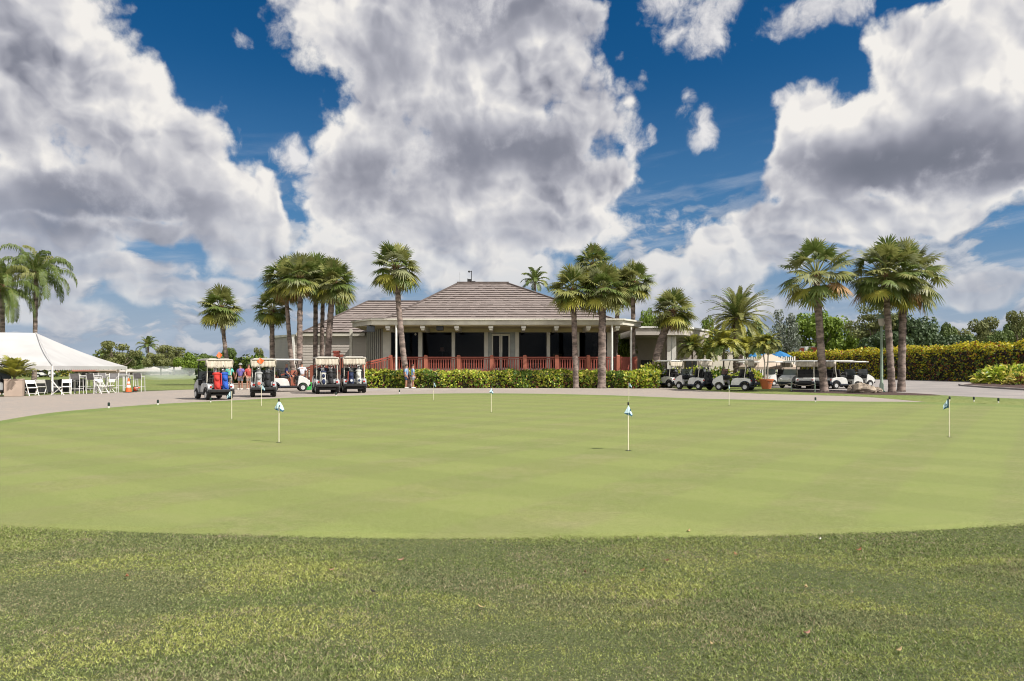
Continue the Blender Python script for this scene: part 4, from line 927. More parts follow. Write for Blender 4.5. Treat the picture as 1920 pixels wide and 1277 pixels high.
def tree_proto(kind, h, w, trunk_h, seed, n=3200, size=.34, flat=.7, gaps=0, nb=16, tiers=0):
    """returns meshes (trunk, crown) about the origin"""
    random.seed(seed); RNG2 = random.Random(seed); blobs = []; mb = MB()
    mb.tube([(0, 0, 0), (.1, 0, trunk_h*.5), (0, .1, trunk_h)], [.03*h+.06, .025*h+.03, .02*h+.02], 8, jit=.1)
    ch = h-trunk_h
    for i in range(nb):
        a = RNG2.uniform(0, 6.28); u = RNG2.random()**.5; z = RNG2.random()
        rr = w/2*u*(1-.55*(abs(z-.4)/.6)**2); br = w*RNG2.uniform(.15, .27)*(1-.25*z)
        c = (rr*math.cos(a), rr*math.sin(a), trunk_h+ch*(.12+.80*z)-br*.25)
        if tiers: c = (c[0], c[1], trunk_h+ch*(round(z*tiers)/tiers*.85+.1))
        blobs.append((*c, br));  mid = Vector((0, 0, trunk_h*.9)).lerp(Vector(c), .5)+Vector((0, 0, -.08*h*RNG2.random()))
        mb.tube([(0, 0, trunk_h*.85), mid, c], [.016*h, .010*h, .004*h], 5, caps=False)
    Q = blob_leaves(blobs, n, size, flat)
    m = np.zeros(n, int)
    return (('trunk', mesh_only(mb.build('trunk', M_BARK, smooth=True))), ('crown', mesh_only(faces_mesh('crown', Q, m, [LV[kind]]))))
TP = {'bright': [tree_proto('bright', 8, 9, 1.6, 1, 7500, .42, .8, nb=26), tree_proto('bright', 6, 7, 1.0, 2, 5000, .42, .8, nb=18)],
      'dark': [tree_proto('dark', 9, 9, 1.5, 3, 7500, .42, .8, nb=24), tree_proto('dark', 7, 8, 1.0, 4, 5600, .42, .8, nb=18)],
      'mid': [tree_proto('mid', 8, 8, 1.5, 5, 6200, .42, .75, nb=20), tree_proto('mid', 6, 8, .9, 6, 5200, .42, .7, nb=18)],
      'olive': [tree_proto('olive', 11, 9, 3.5, 7, 4200, .36, .5, nb=18, tiers=5), tree_proto('olive', 8, 8, 2.0, 8, 5000, .38, .65, nb=18)],
      'grey': [tree_proto('grey', 9, 8, 1.8, 9, 4200, .38, .8, nb=18)]}
def tree(kind, i, px, Y, top_py, width_px, label, nat=None):
    pr = TP[kind][i % len(TP[kind])]; h0 = max(v.co.z for v in pr[1][1].vertices); xs = [v.co.x for v in pr[1][1].vertices]; w0 = max(xs)-min(xs)
    h, w = PZ(top_py, Y), width_px/F*Y
    root = empty('broadleaf_tree', (PX(px, Y), Y, 0), random.uniform(0, 6.28), label, 'tree', 'background trees')
    for nm, me in pr: o = link_mesh(nm, me, root)
    root.scale = (w/w0, w/w0, h/h0)
random.seed(31)
for a in [('olive', 1, 221, 120, 638, 78, 'broad flat-topped tree right of the white tent'), ('mid', 0, 255, 150, 658, 56, 'small dark green tree between the broad tree and the coconut palm'),
          ('olive', 1, 302, 140, 646, 58, 'yellowish tree just right of the far coconut palm'), ('olive', 0, 326, 145, 650, 52, 'olive tree with bare lower stems left of the first loaded cart'),
          ('bright', 1, 356, 130, 660, 60, 'bright rounded tree behind the front left cart'), ('mid', 1, 385, 150, 662, 60, 'long low green tree behind the lone leaning palm'),
          ('mid', 0, 432, 130, 651, 52, 'domed tree seen right of the lone leaning palm trunk'), ('bright', 1, 462, 120, 668, 44, 'low light green tree behind the purple-shirted golfer'),
          ('olive', 1, 486, 110, 651, 30, 'small round tree against the left wall of the clubhouse'), ('dark', 1, 410, 170, 668, 80, 'distant dark tree mass at the end of the fairway'),
          ('dark', 1, 335, 175, 672, 70, 'distant dark tree behind the sprinkler spray'), ('dark', 0, 30, 130, 690, 80, 'dark shrubby tree seen under the tent at the left'), ('mid', 1, 125, 170, 688, 60, 'low green trees seen under the middle of the tent'),
          ('mid', 0, 640, 85, 556, 40, 'tree top showing between the left palms and the wing roof'),
          ('bright', 0, 1215, 80, 575, 50, 'light green tree behind the crooked stout palm'), ('bright', 1, 1170, 70, 610, 60, 'leafy green tree behind the right veranda posts'),
          ('bright', 1, 1330, 95, 590, 60, 'bright green tree behind the date palm on its left'), ('mid', 0, 1420, 90, 600, 70, 'mid green tree behind the date palm on its right'),
          ('grey', 0, 1470, 126, 578, 72, 'greyish lilac tree between the date palm and bright green tree'), ('bright', 0, 1532, 130, 580, 130, 'big bright green tree behind the single tall palm'),
          ('bright', 1, 1592, 130, 622, 70, 'lower light green tree filling the gap left of the lamp post'), ('olive', 0, 1640, 112, 571, 90, 'tall open-branched tree with flat tiers behind the lamp post'),
          ('dark', 0, 1712, 112, 582, 110, 'dark green tree behind the pair of palms'), ('dark', 1, 1660, 108, 620, 90, 'low dark tree above the hedge left of the palm pair'),
          ('mid', 1, 1765, 118, 602, 60, 'yellow-green crown rising right of the dark tree'), ('dark', 1, 1790, 110, 626, 70, 'dark dense bush-like tree in the dip of the tree line'),
          ('olive', 1, 1850, 115, 592, 84, 'olive domed tree above the hedge near the right edge'), ('mid', 1, 1822, 112, 625, 60, 'palmetto green tree in front of the olive dome'),
          ('olive', 1, 1915, 112, 581, 70, 'olive tree cut by the right edge of the photo'), ('dark', 1, 1745, 116, 628, 80, 'dark low tree filling the foot of the tree line right of the palms'), ('dark', 0, 1868, 118, 612, 90, 'dark round tree behind the palmetto green one'), ('bright', 1, 1612, 126, 612, 60, 'pale green crown behind the lantern'), ('dark', 1, 1560, 142, 630, 90, 'dark tree at the back of the big bright one'), ('olive', 1, 1803, 128, 614, 76, 'low olive tree closing the dip in the tree line'), ('mid', 0, 1908, 126, 600, 84, 'mid green tree behind the cut-off olive one'), ('bright', 0, 1690, 130, 596, 90, 'lighter green tree between the trunks of the palm pair'), ('mid', 0, 1880, 108, 618, 80, 'mid green tree low between the two olive trees')]:
    tree(*a)

# ------------------------------------------------------------------ hedges and shrubs
def box_leaves(n, sample, size, up=.4):
    c, nrm = sample(n); d = nrm+rand_unit(n)*.75+np.array([0, 0, up]); d /= np.linalg.norm(d, axis=1)[:, None]
    t = np.cross(d, rand_unit(n)); t /= np.linalg.norm(t, axis=1)[:, None]; b = np.cross(d, t); s = (size*RNG.uniform(.6, 1.35, n))[:, None]; w = s*.36
    tip = t*.6+d*.5
    return np.stack([c-tip*s*.5, c+b*w, c+tip*s*.6, c-b*w], 1), c
def hedge(name, A, B, width, h, n, size, mats, pick, label, core=.8, cat='hedge', wob=.18, taper=0):
    A, B = np.array(A, float), np.array(B, float); d = B-A; Ln = np.linalg.norm(d); u = d/Ln; v = np.array([-u[1], u[0]])
    def top(s): return h*(1+.05*np.sin(s*1.9)+.035*np.sin(s*4.7+1)+.03*np.sin(s*.6))
    def sample(n):
        s = RNG.random(n)*Ln; k = RNG.random(n); q = RNG.random(n)
        P_ = np.zeros((n, 3)); Nn = np.zeros((n, 3)); tp = top(s)
        f = k < .42; g = (k >= .42) & (k < .62); e = k >= .62
        side = np.where(f, -width/2, np.where(g, width/2, (q-.5)*width)); z = np.where(e, tp, q**.9*tp)
        bulge = wob*np.sin(s*2.3+z*2)+wob*.6*np.sin(s*5.1-z*3)
        side = side+np.where(f, -bulge, np.where(g, bulge, 0)); z = z+np.where(e, wob*.5*np.sin(s*6+side*3), 0)+RNG.normal(0, size*.3, n)
        xy = A+s[:, None]*u+side[:, None]*v; P_[:, :2] = xy+RNG.normal(0, size*.35, (n, 2)); P_[:, 2] = np.abs(z)
        Nn[:, :2] = np.where(f, -1, np.where(g, 1, 0))[:, None]*v; Nn[:, 2] = e
        en = RNG.random(n) < .04; P_[en, :2] = A+np.where(RNG.random(en.sum()) < .5, 0, Ln)[:, None]*u+((RNG.random(en.sum())-.5)*width)[:, None]*v
        return P_, Nn
    Q, c = box_leaves(n, sample, size)
    root = empty(name, (0, 0, 0), 0, label, cat)
    faces_mesh('foliage', Q, pick(c, n), mats, root)
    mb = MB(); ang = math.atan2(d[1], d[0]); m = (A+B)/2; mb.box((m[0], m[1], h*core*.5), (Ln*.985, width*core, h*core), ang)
    mb.build('dark_core', mat('hedge_inner', (.035, .035, .014), (.022, .016, .010), 4, .95, .8, 8), root)  # solid dark box added inside to close the gaps between the leaves
    return root
CR = [leafmat('croton_yellow', (.56, .47, .035), (.44, .42, .03), .45, .42), leafmat('croton_orange', (.50, .24, .03), (.38, .20, .03), .45, .42), leafmat('croton_green', (.10, .16, .028), (.17, .22, .03), .45, .42), leafmat('croton_purple', (.085, .035, .038), (.05, .03, .045), .45, .42), leafmat('croton_red', (.30, .072, .03), (.19, .055, .028), .45, .42)]
def pick_croton(c, n):
    z = c[:, 2]/3.9; patch = np.sin(c[:, 1]*.55)+np.sin(c[:, 1]*1.37+c[:, 2])+RNG.normal(0, .7, n); u = RNG.random(n)
    young = z+RNG.normal(0, .12, n) > .80                       # young yellow growth at the trimmed top
    m = np.where(u < .36, 2, np.where(u < .58, 3, np.where(u < .68, 4, np.where(u < .92, 0, 1)))); m = np.where((patch > .9) & (u < .55), 2, m)
    m = np.where((c[:, 1] > 92) & (u < .5), np.where(RNG.random(n) < .7, 0, 2), m)
    return np.where(young, np.where(u < .70, 0, np.where(u < .79, 1, np.where(u < .95, 2, 4))), m)
hedge('croton_hedge', (49.9, 121), (51.6, 55), 2.2, 3.85, 30000, .30, CR, pick_croton, 'tall clipped hedge of yellow, orange and purple leaves along the car park', .86)
YG = [leafmat('shrub_lime', (.46, .52, .055), (.33, .42, .045), .45, .4), leafmat('shrub_green', (.14, .22, .03), (.09, .155, .025), .45, .4), leafmat('shrub_yellow', (.66, .57, .11), (.54, .48, .12), .45, .4), leafmat('shrub_red', (.22, .075, .04), (.14, .055, .035), .5)]
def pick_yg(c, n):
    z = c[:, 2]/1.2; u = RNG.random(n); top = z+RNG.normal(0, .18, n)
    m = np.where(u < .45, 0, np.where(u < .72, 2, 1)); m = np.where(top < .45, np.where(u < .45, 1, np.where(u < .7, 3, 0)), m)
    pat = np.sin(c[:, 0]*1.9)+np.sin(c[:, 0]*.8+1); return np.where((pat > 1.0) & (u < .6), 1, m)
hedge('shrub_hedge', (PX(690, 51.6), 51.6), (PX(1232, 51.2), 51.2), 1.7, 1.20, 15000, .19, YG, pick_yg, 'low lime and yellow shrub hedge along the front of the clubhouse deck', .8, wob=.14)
def bush(name, px, Y, w, h, n, size, mats, pick, label, cat='shrub', long=False, z0=0):
    x = PX(px, Y); root = empty(name, (x, Y, z0), 0, label, cat)
    d = rand_unit(n); d[:, 2] = np.abs(d[:, 2]); r = np.clip(1-np.abs(RNG.normal(0, .22, n)), .2, 1.1)*(1+.16*np.sin(d[:, 0]*5+d[:, 1]*4)); c = d*r[:, None]*np.array([w/2, w/2*.8, h]); c[:, 2] += .05
    nm = d+rand_unit(n)*.6; nm /= np.linalg.norm(nm, axis=1)[:, None]; t = d*.8+rand_unit(n)*.6+np.array([0, 0, .3 if long else 0]); t /= np.linalg.norm(t, axis=1)[:, None]
    b = np.cross(nm, t); b /= np.linalg.norm(b, axis=1)[:, None]; s = (size*RNG.uniform(.6, 1.3, n))[:, None]; w2 = s*(.13 if long else .34)
    e = c+t*s*.55; g = c+t*s-np.array([0, 0, .3])*s*(1 if long else .2)
    Q = np.stack([c-b*w2*.4, c+b*w2*.4, e+b*w2, e-b*w2], 1); Q2 = np.stack([e-b*w2, e+b*w2, g+b*w2*.1, g-b*w2*.1], 1); m = pick(c+np.array([x, Y, 0]), n)
    faces_mesh('foliage', np.concatenate([Q, Q2]), np.concatenate([m, m]), mats, root)
    mb = MB()
    for k in range(7):
        a = k*.9; mb.tube([(0, 0, 0), (.25*w*math.cos(a)*.6, .2*w*math.sin(a)*.6, h*.4), (.3*w*math.cos(a), .25*w*math.sin(a), h*.75)], [.03, .02, .01], 5)
    mb.build('stem', M_BARK, root); return root
for px, Y, w, h, lab in [(1222, 52.5, 2.6, 1.75, 'rounded light green shrub at the right end of the front hedge'), (1195, 50.6, 2.2, 1.05, 'pale yellow shrub just below the boarded corner of the deck'), (1300, 58, 3.2, 1.5, 'yellow-green shrub behind the roofs of the two left-facing carts'), (1345, 57, 3.0, 1.3, 'green shrub glimpsed under the cart roofs below the date palm'), (1260, 60, 3.0, 1.2, 'low reddish shrub beside the sloping end of the railing'), (1400, 55, 2.6, 1.2, 'shrub between the date palm and the potted palm')]:
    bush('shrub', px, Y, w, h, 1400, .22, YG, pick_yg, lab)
bush('ginger_bush', 1886, 61.5, 4.7, 1.35, 1500, .66, [YG[0], YG[1], YG[2]], lambda c, n: np.where(RNG.random(n) < .5, 0, np.where(RNG.random(n) < .45, 1, 2)), 'spreading lime bush with long leaves on the kerbed island at right', long=True, z0=.1)
bush('ginger_bush', 1921, 56.5, 2.8, .85, 700, .45, [YG[2], YG[1], YG[3]], lambda c, n: np.where(RNG.random(n) < .45, 0, np.where(RNG.random(n) < .5, 1, 2)), 'small mottled bush at the right edge in front of the lime bush', long=True, z0=.1)
for px, Y, w, h, lab in [(428, 60, 5, 2.0, 'dark green shrubs behind the teal-shirted golfer'), (470, 62, 5, 2.2, 'green shrubs between the purple-shirted golfer and the wing'), (55, 110, 9, 2.2, 'orange-tinted shrub row seen under the tent beside the distant cart'), (100, 120, 7, 2.0, 'dark rounded shrub seen past the front tent pole')]:
    bush('shrub', px, Y, w, h, 1300, .4, [LV['mid'], LV['dark'], LV['yellow'] if Y > 100 else LV['bright']], lambda c, n: RNG.integers(0, 3, n), lab)

# far-off wood closing the view on both sides: reads as one mass
def wood(x0, x1, Y, hmin, hmax, n):
    blobs = []; rr = random.Random(9)
    k = int((x1-x0)/4)
    for i in range(k):
        x = x0+(x1-x0)*i/k+rr.uniform(-2, 2); h = rr.uniform(hmin, hmax)
        for j in range(3): blobs.append((x+rr.uniform(-3, 3), Y+rr.uniform(-6, 6), h*(.25+.28*j), rr.uniform(2.0, 3.6)))
    return blob_leaves(blobs, n, 1.1, .8)
Qw = np.concatenate([wood(PX(-500, 230), PX(500, 230), 230, 3.5, 7.5, 9000), wood(PX(1440, 190), PX(2500, 190), 190, 9, 13.5, 11000)])
tag(faces_mesh('distant_wood', Qw, RNG.integers(0, 3, len(Qw)), [LV['mid'], LV['dark'], LV['olive']]), 'distant belt of trees closing the horizon on both sides', 'woodland', kind='stuff')
# ------------------------------------------------------------------ golf carts
M_CART = mat('cart_white', (.62, .62, .60), (.54, .54, .52), 3, .3, spec=.5, coat=.3)
M_CART_G = mat('cart_silver', (.36, .37, .38), (.30, .31, .32), 3, .32, coat=.3)
M_NAVY = mat('cart_navy', (.018, .024, .040), (.012, .016, .026), 5, .5)
M_SEAT = mat('black_vinyl', (.014, .014, .016), (.022, .022, .024), 9, .5)
M_TYRE = mat('tyre_rubber', (.014, .014, .014), (.024, .023, .022), 12, .85)
M_RIM = mat('wheel_trim', (.52, .52, .52), (.4, .4, .4), 9, .4)
M_CURT = mat('beige_canvas', (.50, .45, .37), (.36, .315, .25), 5, .9, .3, 20, stretch=(1, 4, .4))
M_TINT = mat('windscreen', (.16, .18, .19), (.13, .15, .16), 1, .08, spec=.8)
M_LAMP = mat('lamp_lens', (.7, .7, .66), (.6, .6, .56), 8, .15)
M_RED = mat('red_lens', (.45, .02, .015), (.35, .015, .01), 8, .2)
M_ORNG = mat('orange_cloth', (.85, .17, .04), (.7, .13, .03), 6, .8)
def wheel(parent, x, y, r=.235):
    m = MB(); w = .20; Rm = Matrix.Rotation(R(90), 3, 'X')
    m.lathe([(r*.55, -w/2), (r*.90, -w/2), (r, -w*.32), (r, w*.32), (r*.90, w/2), (r*.55, w/2)], 20, (x, y, r), rot=Rm)
    t = m.build('wheel', M_TYRE, parent, smooth=True); m = MB(); s = 1 if y > 0 else -1
    m.lathe([(r*.56, -.012), (r*.54, .012), (r*.40, .0), (r*.14, .014), (.02, .016)], 16, (x, y+s*w*.5, r), rot=Matrix.Rotation(R(-90*s), 3, 'X')); m.build('rim', M_RIM, t, smooth=True)
def make_cart(curtain=True, body=None, seatflip=False, navy=M_NAVY, roofm=None):
    """forward is +X; origin on the ground under the middle"""
    root = empty('golf_cart'); tag(root, 'golf cart', 'golf cart'); W = body or M_CART
    for x in (-.78, .86):
        for y in (-.50, .50): wheel(root, x, y)
    m = MB(); m.span((-1.12, -.44, .20), (1.12, .44, .30)); m.span((-.55, -.58, .24), (.62, .58, .33)); m.bar((-.78, -.45, .235), (-.78, .45, .235), .09, .09); m.bar((.86, -.45, .235), (.86, .45, .235), .07, .07); m.build('chassis', M_BLACK, root, bevel=.015)
    # rear body: white panel with wheel arch, navy flare round it
    arch = [(-.78+.30*math.cos(R(a)), .235+.30*math.sin(R(a))) for a in range(0, 181, 20)]
    prof = [(.10, .34), (-.46, .34)]+arch[1:-1]+[(-1.10, .36), (-1.13, .56), (-1.06, .72), (-.80, .78), (-.30, .80), (-.04, .74), (.06, .56)]
    m = MB(); m.prism(prof, -.60, -.42); m.prism(prof, .42, .60); m.prism([(.05, .36), (-1.02, .55), (-1.02, .72), (-.80, .775), (-.30, .79), (-.05, .73)], -.42, .42); m.build('rear_body', W, root, bevel=.025)
    m = MB()
    for y in (-.545, .545):
        c = [Vector((-.78+.33*math.cos(R(a)), y, .245+.33*math.sin(R(a)))) for a in range(-5, 190, 13)]
        for a, b in zip(c, c[1:]): m.bar(a, b, .16, .075)
        m.bar((-.46, y, .30), (.12, y, .30), .15, .09)
    m.span((-1.24, -.58, .34), (-1.10, .58, .50)); m.build('fender_trim', navy, root, bevel=.012)
    arch2 = [(.86+.29*math.cos(R(a)), .235+.29*math.sin(R(a))) for a in range(180, -1, -20)]
    prof = [(.55, .36)]+arch2+[(1.20, .34), (1.29, .46), (1.27, .60), (1.12, .76), (.86, .90), (.70, .95), (.62, .90)]
    m = MB(); m.prism(prof, -.57, -.36); m.prism(prof, .36, .57); m.prism([(.62, .52), (1.28, .45), (1.29, .58), (1.14, .75), (.88, .89), (.70, .945), (.62, .9)], -.36, .36); m.build('front_cowl', W, root, bevel=.03)
    m = MB(); m.span((1.24, -.55, .30), (1.34, .55, .44)); m.build('bumper', navy, root, bevel=.02)
    m = MB(); m.span((.54, -.55, .66), (.66, .55, .93)); m.bar((.50, -.5, .80), (.50, .5, .80), .06, .16); m.build('dashboard', M_BLACK, root, bevel=.02)
    for y in (-.36, .36):
        m = MB(); m.ball((1.22, y, .64), (.07, .09, .05), 10, 6); m.build('headlight', M_LAMP, root, smooth=True)
    for y in (-.47, .47):
        m = MB(); m.box((-1.13, y, .62), (.04, .10, .08)); m.build('tail_light', M_RED, root, bevel=.01)
    m = MB(); m.span((-.42, -.52, .79), (.10, -.02, .91)); m.span((-.42, .02, .79), (.10, .52, .91)); m.build('seat', M_SEAT, root, bevel=.04, seg=3)
    m = MB()
    for a, b in ((-.52, -.02), (.02, .52)): m.box((-.47, (a+b)/2, 1.12), (.11, b-a, .42), 0, 0, Matrix.Rotation(R(-10), 3, 'Y'))
    m.build('backrest', M_SEAT, root, bevel=.04, seg=3)
    m = MB()
    for y in (-.53, .53): m.tube([(-.44, y, 1.0), (-.30, y, 1.10), (-.05, y, 1.08), (0, y, .86)], .017, 6)
    m.build('arm_rail', M_BLACK, root, smooth=True)
    # canopy
    m = MB(); z = 1.86
    m.slab([(-.98, -.52), (-.92, -.60), (.66, -.60), (.80, -.50), (.80, .50), (.66, .60), (-.92, .60), (-.98, .52)], z, z+.06); m.slab([(-.86, -.46), (.62, -.46), (.62, .46), (-.86, .46)], z+.06, z+.095); m.build('roof', roofm or W, root, bevel=.025, seg=3)
    for y in (-.53, .53):
        m = MB(); m.tube([(.74, y, .86), (.66, y, 1.30), (.52, y, z)], .021, 6); m.build('roof_strut', M_BLACK, root, smooth=True)
        m = MB(); m.tube([(-.72, y, .76), (-.80, y, 1.3), (-.82, y, z)], .024, 6); m.build('roof_strut', M_TRIM if curtain else M_BLACK, root, smooth=True)
    m = MB(); m.add([(.755, -.51, .90), (.755, .51, .90), (.655, .51, 1.34), (.655, -.51, 1.34)], [(0, 1, 2, 3)]); g = m.build('windscreen', M_TINT, root); sd = g.modifiers.new('thick', 'SOLIDIFY'); sd.thickness = .008
    m = MB(); m.torus((.42, .27, 1.06), .165, .016, 18, 6, Matrix.Rotation(R(-58), 3, 'Y')); m.tube([(.60, .27, .88), (.42, .27, 1.06)], .022, 6); m.box((.42, .27, 1.06), (.05, .28, .02), 0, 0, Matrix.Rotation(R(-58), 3, 'Y')); m.build('steering_wheel', M_BLACK, root, smooth=True)
    # bag well, upright frame
    m = MB(); m.span((-1.34, -.50, .36), (-1.02, .50, .40)); m.span((-1.36, -.52, .38), (-1.33, .52, .50)); m.build('bag_well', M_BLACK, root, bevel=.01)
    m = MB(); m.tube([(-1.0, -.47, .72), (-1.02, -.47, 1.14), (-1.02, .47, 1.14), (-1.0, .47, .72)], .02, 6); m.bar((-1.02, -.47, 1.0), (-1.02, .47, 1.0), .06, .03); m.build('bag_frame', M_BLACK, root)
    m = MB(); m.span((-.86, -.46, .83), (-.60, .46, .86)); m.span((-.87, -.46, .86), (-.85, .46, 1.04)); m.span((-.6, -.46, .86), (-.58, .46, 1.0)); m.build('basket', M_BLACK, root)
    if curtain:   # rolled rain curtain hanging from the back of the roof
        m = MB(); k = 22; zz = [1.88, 1.74, 1.60, 1.50]; vs = []
        for j, zq in enumerate(zz):
            for i in range(k+1): vs.append((-.93+.022*math.sin(i*1.9)*(j/2)-.02*j, -.58+1.16*i/k, zq+.02*math.sin(i*.9)*(j == 3)))
        m.add(vs, [(j*(k+1)+i, j*(k+1)+i+1, (j+1)*(k+1)+i+1, (j+1)*(k+1)+i) for j in range(3) for i in range(k)]); m.add([(-.99, -.6, 1.60), (-.80, -.6, 1.60), (-.80, -.6, 1.86), (-.99, -.6, 1.86)], [(0, 1, 2, 3)]); m.add([(-.99, .6, 1.60), (-.80, .6, 1.60), (-.80, .6, 1.86), (-.99, .6, 1.86)], [(0, 1, 2, 3)])
        c = m.build('rain_curtain', M_CURT, root, smooth=True); sd = c.modifiers.new('thick', 'SOLIDIFY'); sd.thickness = .012
    return root
CART_A = make_cart(True); CART_B = make_cart(False); CART_C = make_cart(True, navy=M_BLACK, body=M_CART_G, roofm=mat('roof_beige', (.46, .43, .38), (.38, .36, .32), 2, .5))
def cart(proto, px, py, heading, label, group, scale=1.0, Y=None):
    p = G(px, py) if Y is None else Vector((PX(px, Y), Y, 0)); return instance(proto, (p.x, p.y, .012), R(heading), label, group, scale)
GL = 'golf carts parked left of the clubhouse'; GR = 'golf carts parked right of the clubhouse'
S_ = 1.06
C1 = cart(CART_C, 401, 748.5, 130, 'white golf cart at the far left carrying a red bag and a blue bag', GL, .99)
C2 = cart(CART_C, 493, 743.5, 112, 'golf cart with an orange pennant and grey bag, second from the left', GL, 1.02)
C3 = cart(CART_B, 538, 734, 24, 'white golf cart seen from its right side with a driver aboard', GL, S_)
C4 = cart(CART_C, 610, 737.5, 112, 'golf cart seen from behind with a grey-white bag, next to its twin', GL, 1.10)
C5 = cart(CART_C, 661, 736, 110, 'golf cart seen from behind, closest to the shrub hedge, tall pale grey bag', GL, 1.12)
R1 = cart(CART_A, 1251, 727, 122, 'golf cart leftmost of the three facing left beside the hedge', GR, S_)
R2 = cart(CART_A, 1303, 730.5, 124, 'golf cart between two others, middle of the three facing left', GR, S_)
R3 = cart(CART_A, 1379, 732.2, 143, 'nearest golf cart of the three facing left, full side view', GR, S_)
for i, (px, py, hd, pr, lab) in enumerate([(1458, 724.5, 200, CART_A, 'golf cart half hidden behind the terracotta pot'), (1492, 727.5, 212, CART_B, 'golf cart with bright windscreen facing left at the start of the row'),
     (1512, 728.8, 62, CART_A, 'dark-seated golf cart left of three seen from behind in the row'), (1531, 728.8, 61, CART_A, 'golf cart in the middle of three seen from behind in the row'), (1550, 728.6, 60, CART_A, 'golf cart whose rear shows just behind the single palm trunk'),
     (1577, 729.2, 10, CART_A, 'golf cart seen from its right side beside the single palm'), (1603, 725.5, 12, CART_B, 'golf cart last in the row, nose behind the pile of rocks'), (1400, 724, 165, CART_B, 'golf cart with low white roof behind the nearest left-facing cart')]):
    cart(pr, px, py, hd, lab, GR, 1.04)
cart(CART_B, 84, 0, 20, 'tiny distant golf cart on the fairway under the tent', 'golf carts on the course', 1.0, Y=108)
cart(CART_C, -17, 744, 95, 'golf cart cut off by the left edge, only a tyre showing', GL, 1.0)
# orange pennants on the first two carts
for c, (dx, dy), w in ((C1, (-.95, .05), .30), (C2, (-1.0, .18), .42)):
    m = MB(); m.tube([(dx, dy, 1.2), (dx, dy, 2.30 if w < .4 else 2.0)], .008, 5); z = 2.28 if w < .4 else 1.98
    f = m.build('pennant_pole', M_WHITE, c); m = MB(); m.add([(dx, dy, z), (dx-.03, dy-w*.5, z-.16), (dx+.02, dy-w*.2, z-.30), (dx, dy, z-.32), (dx+.05, dy+w*.35, z-.20)], [(0, 1, 2, 3), (0, 3, 4)]); k = m.build('pennant', M_ORNG, f); sd = k.modifiers.new('t', 'SOLIDIFY'); sd.thickness = .01

# ------------------------------------------------------------------ golf bags
def cloth(name, c, c2=None): return mat(name, c, c2, 8, .8, .15, 30)
HEADS = [mat('club_steel', (.55, .55, .55), (.4, .4, .4), 8, .25, metal=.8), M_BLACK, M_WHITE, cloth('headcover_red', (.5, .03, .03))]
def golf_bag(cartobj, off, col, label, tilt=14, h=.86, pocket=None, patch=None, towel=None, heads=(0, 1, 2, 0, 1)):
    root = empty('golf_bag', (0, 0, 0), 0, label, 'golf bag', 'golf bags standing on the carts')
    M = Matrix.Translation(cartobj.location) @ Matrix.Rotation(cartobj.rotation_euler.z, 4, 'Z') @ Matrix.Scale(cartobj.scale[0], 4)
    root.location = M @ Vector((off[0], off[1], .42)); root.rotation_euler = (0, R(tilt), cartobj.rotation_euler.z)
    m = MB(); m.lathe([(.125, 0), (.135, .03), (.13, .3), (.125, .6), (.14, h-.1), (.15, h-.02), (.14, h)], 14, (0, 0, 0), 0, .9, 1.12); m.build('bag_body', col, root, smooth=True)
    m = MB(); m.lathe([(.15, h-.1), (.158, h-.09), (.158, h-.02), (.15, h)], 14, (0, 0, .004), 0, .92, 1.13); m.build('top_cuff', pocket or M_BLACK, root, smooth=True)
    for z0, z1, w in ((.06, .38, .105), (.44, .68, .09)):
        m = MB(); m.ball((-.115, 0, (z0+z1)/2), (.075, w, (z1-z0)/2), 12, 8); m.build('pocket', pocket or col, root, smooth=True)
    if patch:
        m = MB(); m.lathe([(.075, -.006), (.075, .006)], 14, (-.195, 0, .24), 0, rot=Matrix.Rotation(R(90), 3, 'Y')); m.build('emblem', patch, root)
    m = MB(); m.tube([(-.02, .15, .25), (-.04, .21, .45), (-.02, .16, .70)], .018, 6); m.build('shoulder_strap', M_BLACK, root, smooth=True)
    rr = random.Random(label); m = MB()
    for i in range(12):
        x, y = rr.uniform(-.09, .09), rr.uniform(-.11, .11); z = h+rr.uniform(.10, .34); m.tube([(x*.5, y*.5, h-.2), (x, y, z)], .007, 4); mi = rr.choice(heads)
        m.ball((x-.02, y, z+.02), (.05, .032, .035) if mi != 0 else (.04, .014, .035), 8, 5, mi)
    m.build('clubs', HEADS, root, smooth=True)
    if towel:
        m = MB(); m.add([(-.12, .16, .82), (-.05, .17, .82), (-.04, .20, .25), (-.15, .19, .22)], [(0, 1, 2, 3)]); k = m.build('towel', towel, root); sd = k.modifiers.new('t', 'SOLIDIFY'); sd.thickness = .02
    return root
B_RED = cloth('bag_red', (.52, .035, .028)); B_BLUE = cloth('bag_blue', (.018, .085, .42)); B_BLK = cloth('bag_black', (.013, .013, .015), (.02, .02, .022)); B_GREY = cloth('bag_grey', (.33, .33, .33)); B_PALE = cloth('bag_pale', (.52, .52, .48)); B_NAVY = cloth('bag_navy', (.015, .025, .07))
B_PINK = cloth('bag_salmon', (.6, .13, .09))
golf_bag(C1, (-1.14, .16), B_RED, 'red golf bag on the left-hand cart', heads=(0, 1, 3, 2), pocket=B_RED)
golf_bag(C1, (-1.14, -.20), B_BLUE, 'bright blue golf bag beside the red one', heads=(0, 0, 1, 2), pocket=B_BLUE, towel=cloth('towel_red', (.6, .06, .07)))
golf_bag(C2, (-1.14, .22), B_GREY, 'grey golf bag with a salmon round emblem on the second cart', pocket=B_GREY, patch=B_PINK, heads=(1, 2, 2, 0), towel=B_PALE)
golf_bag(C2, (-1.14, -.20), B_BLK, 'black golf bag on the cart with the orange pennant')
golf_bag(C4, (-1.14, .22), B_PALE, 'off-white golf bag with navy panel on the twin carts, left one', pocket=B_NAVY, heads=(1, 2, 1), towel=B_PALE)
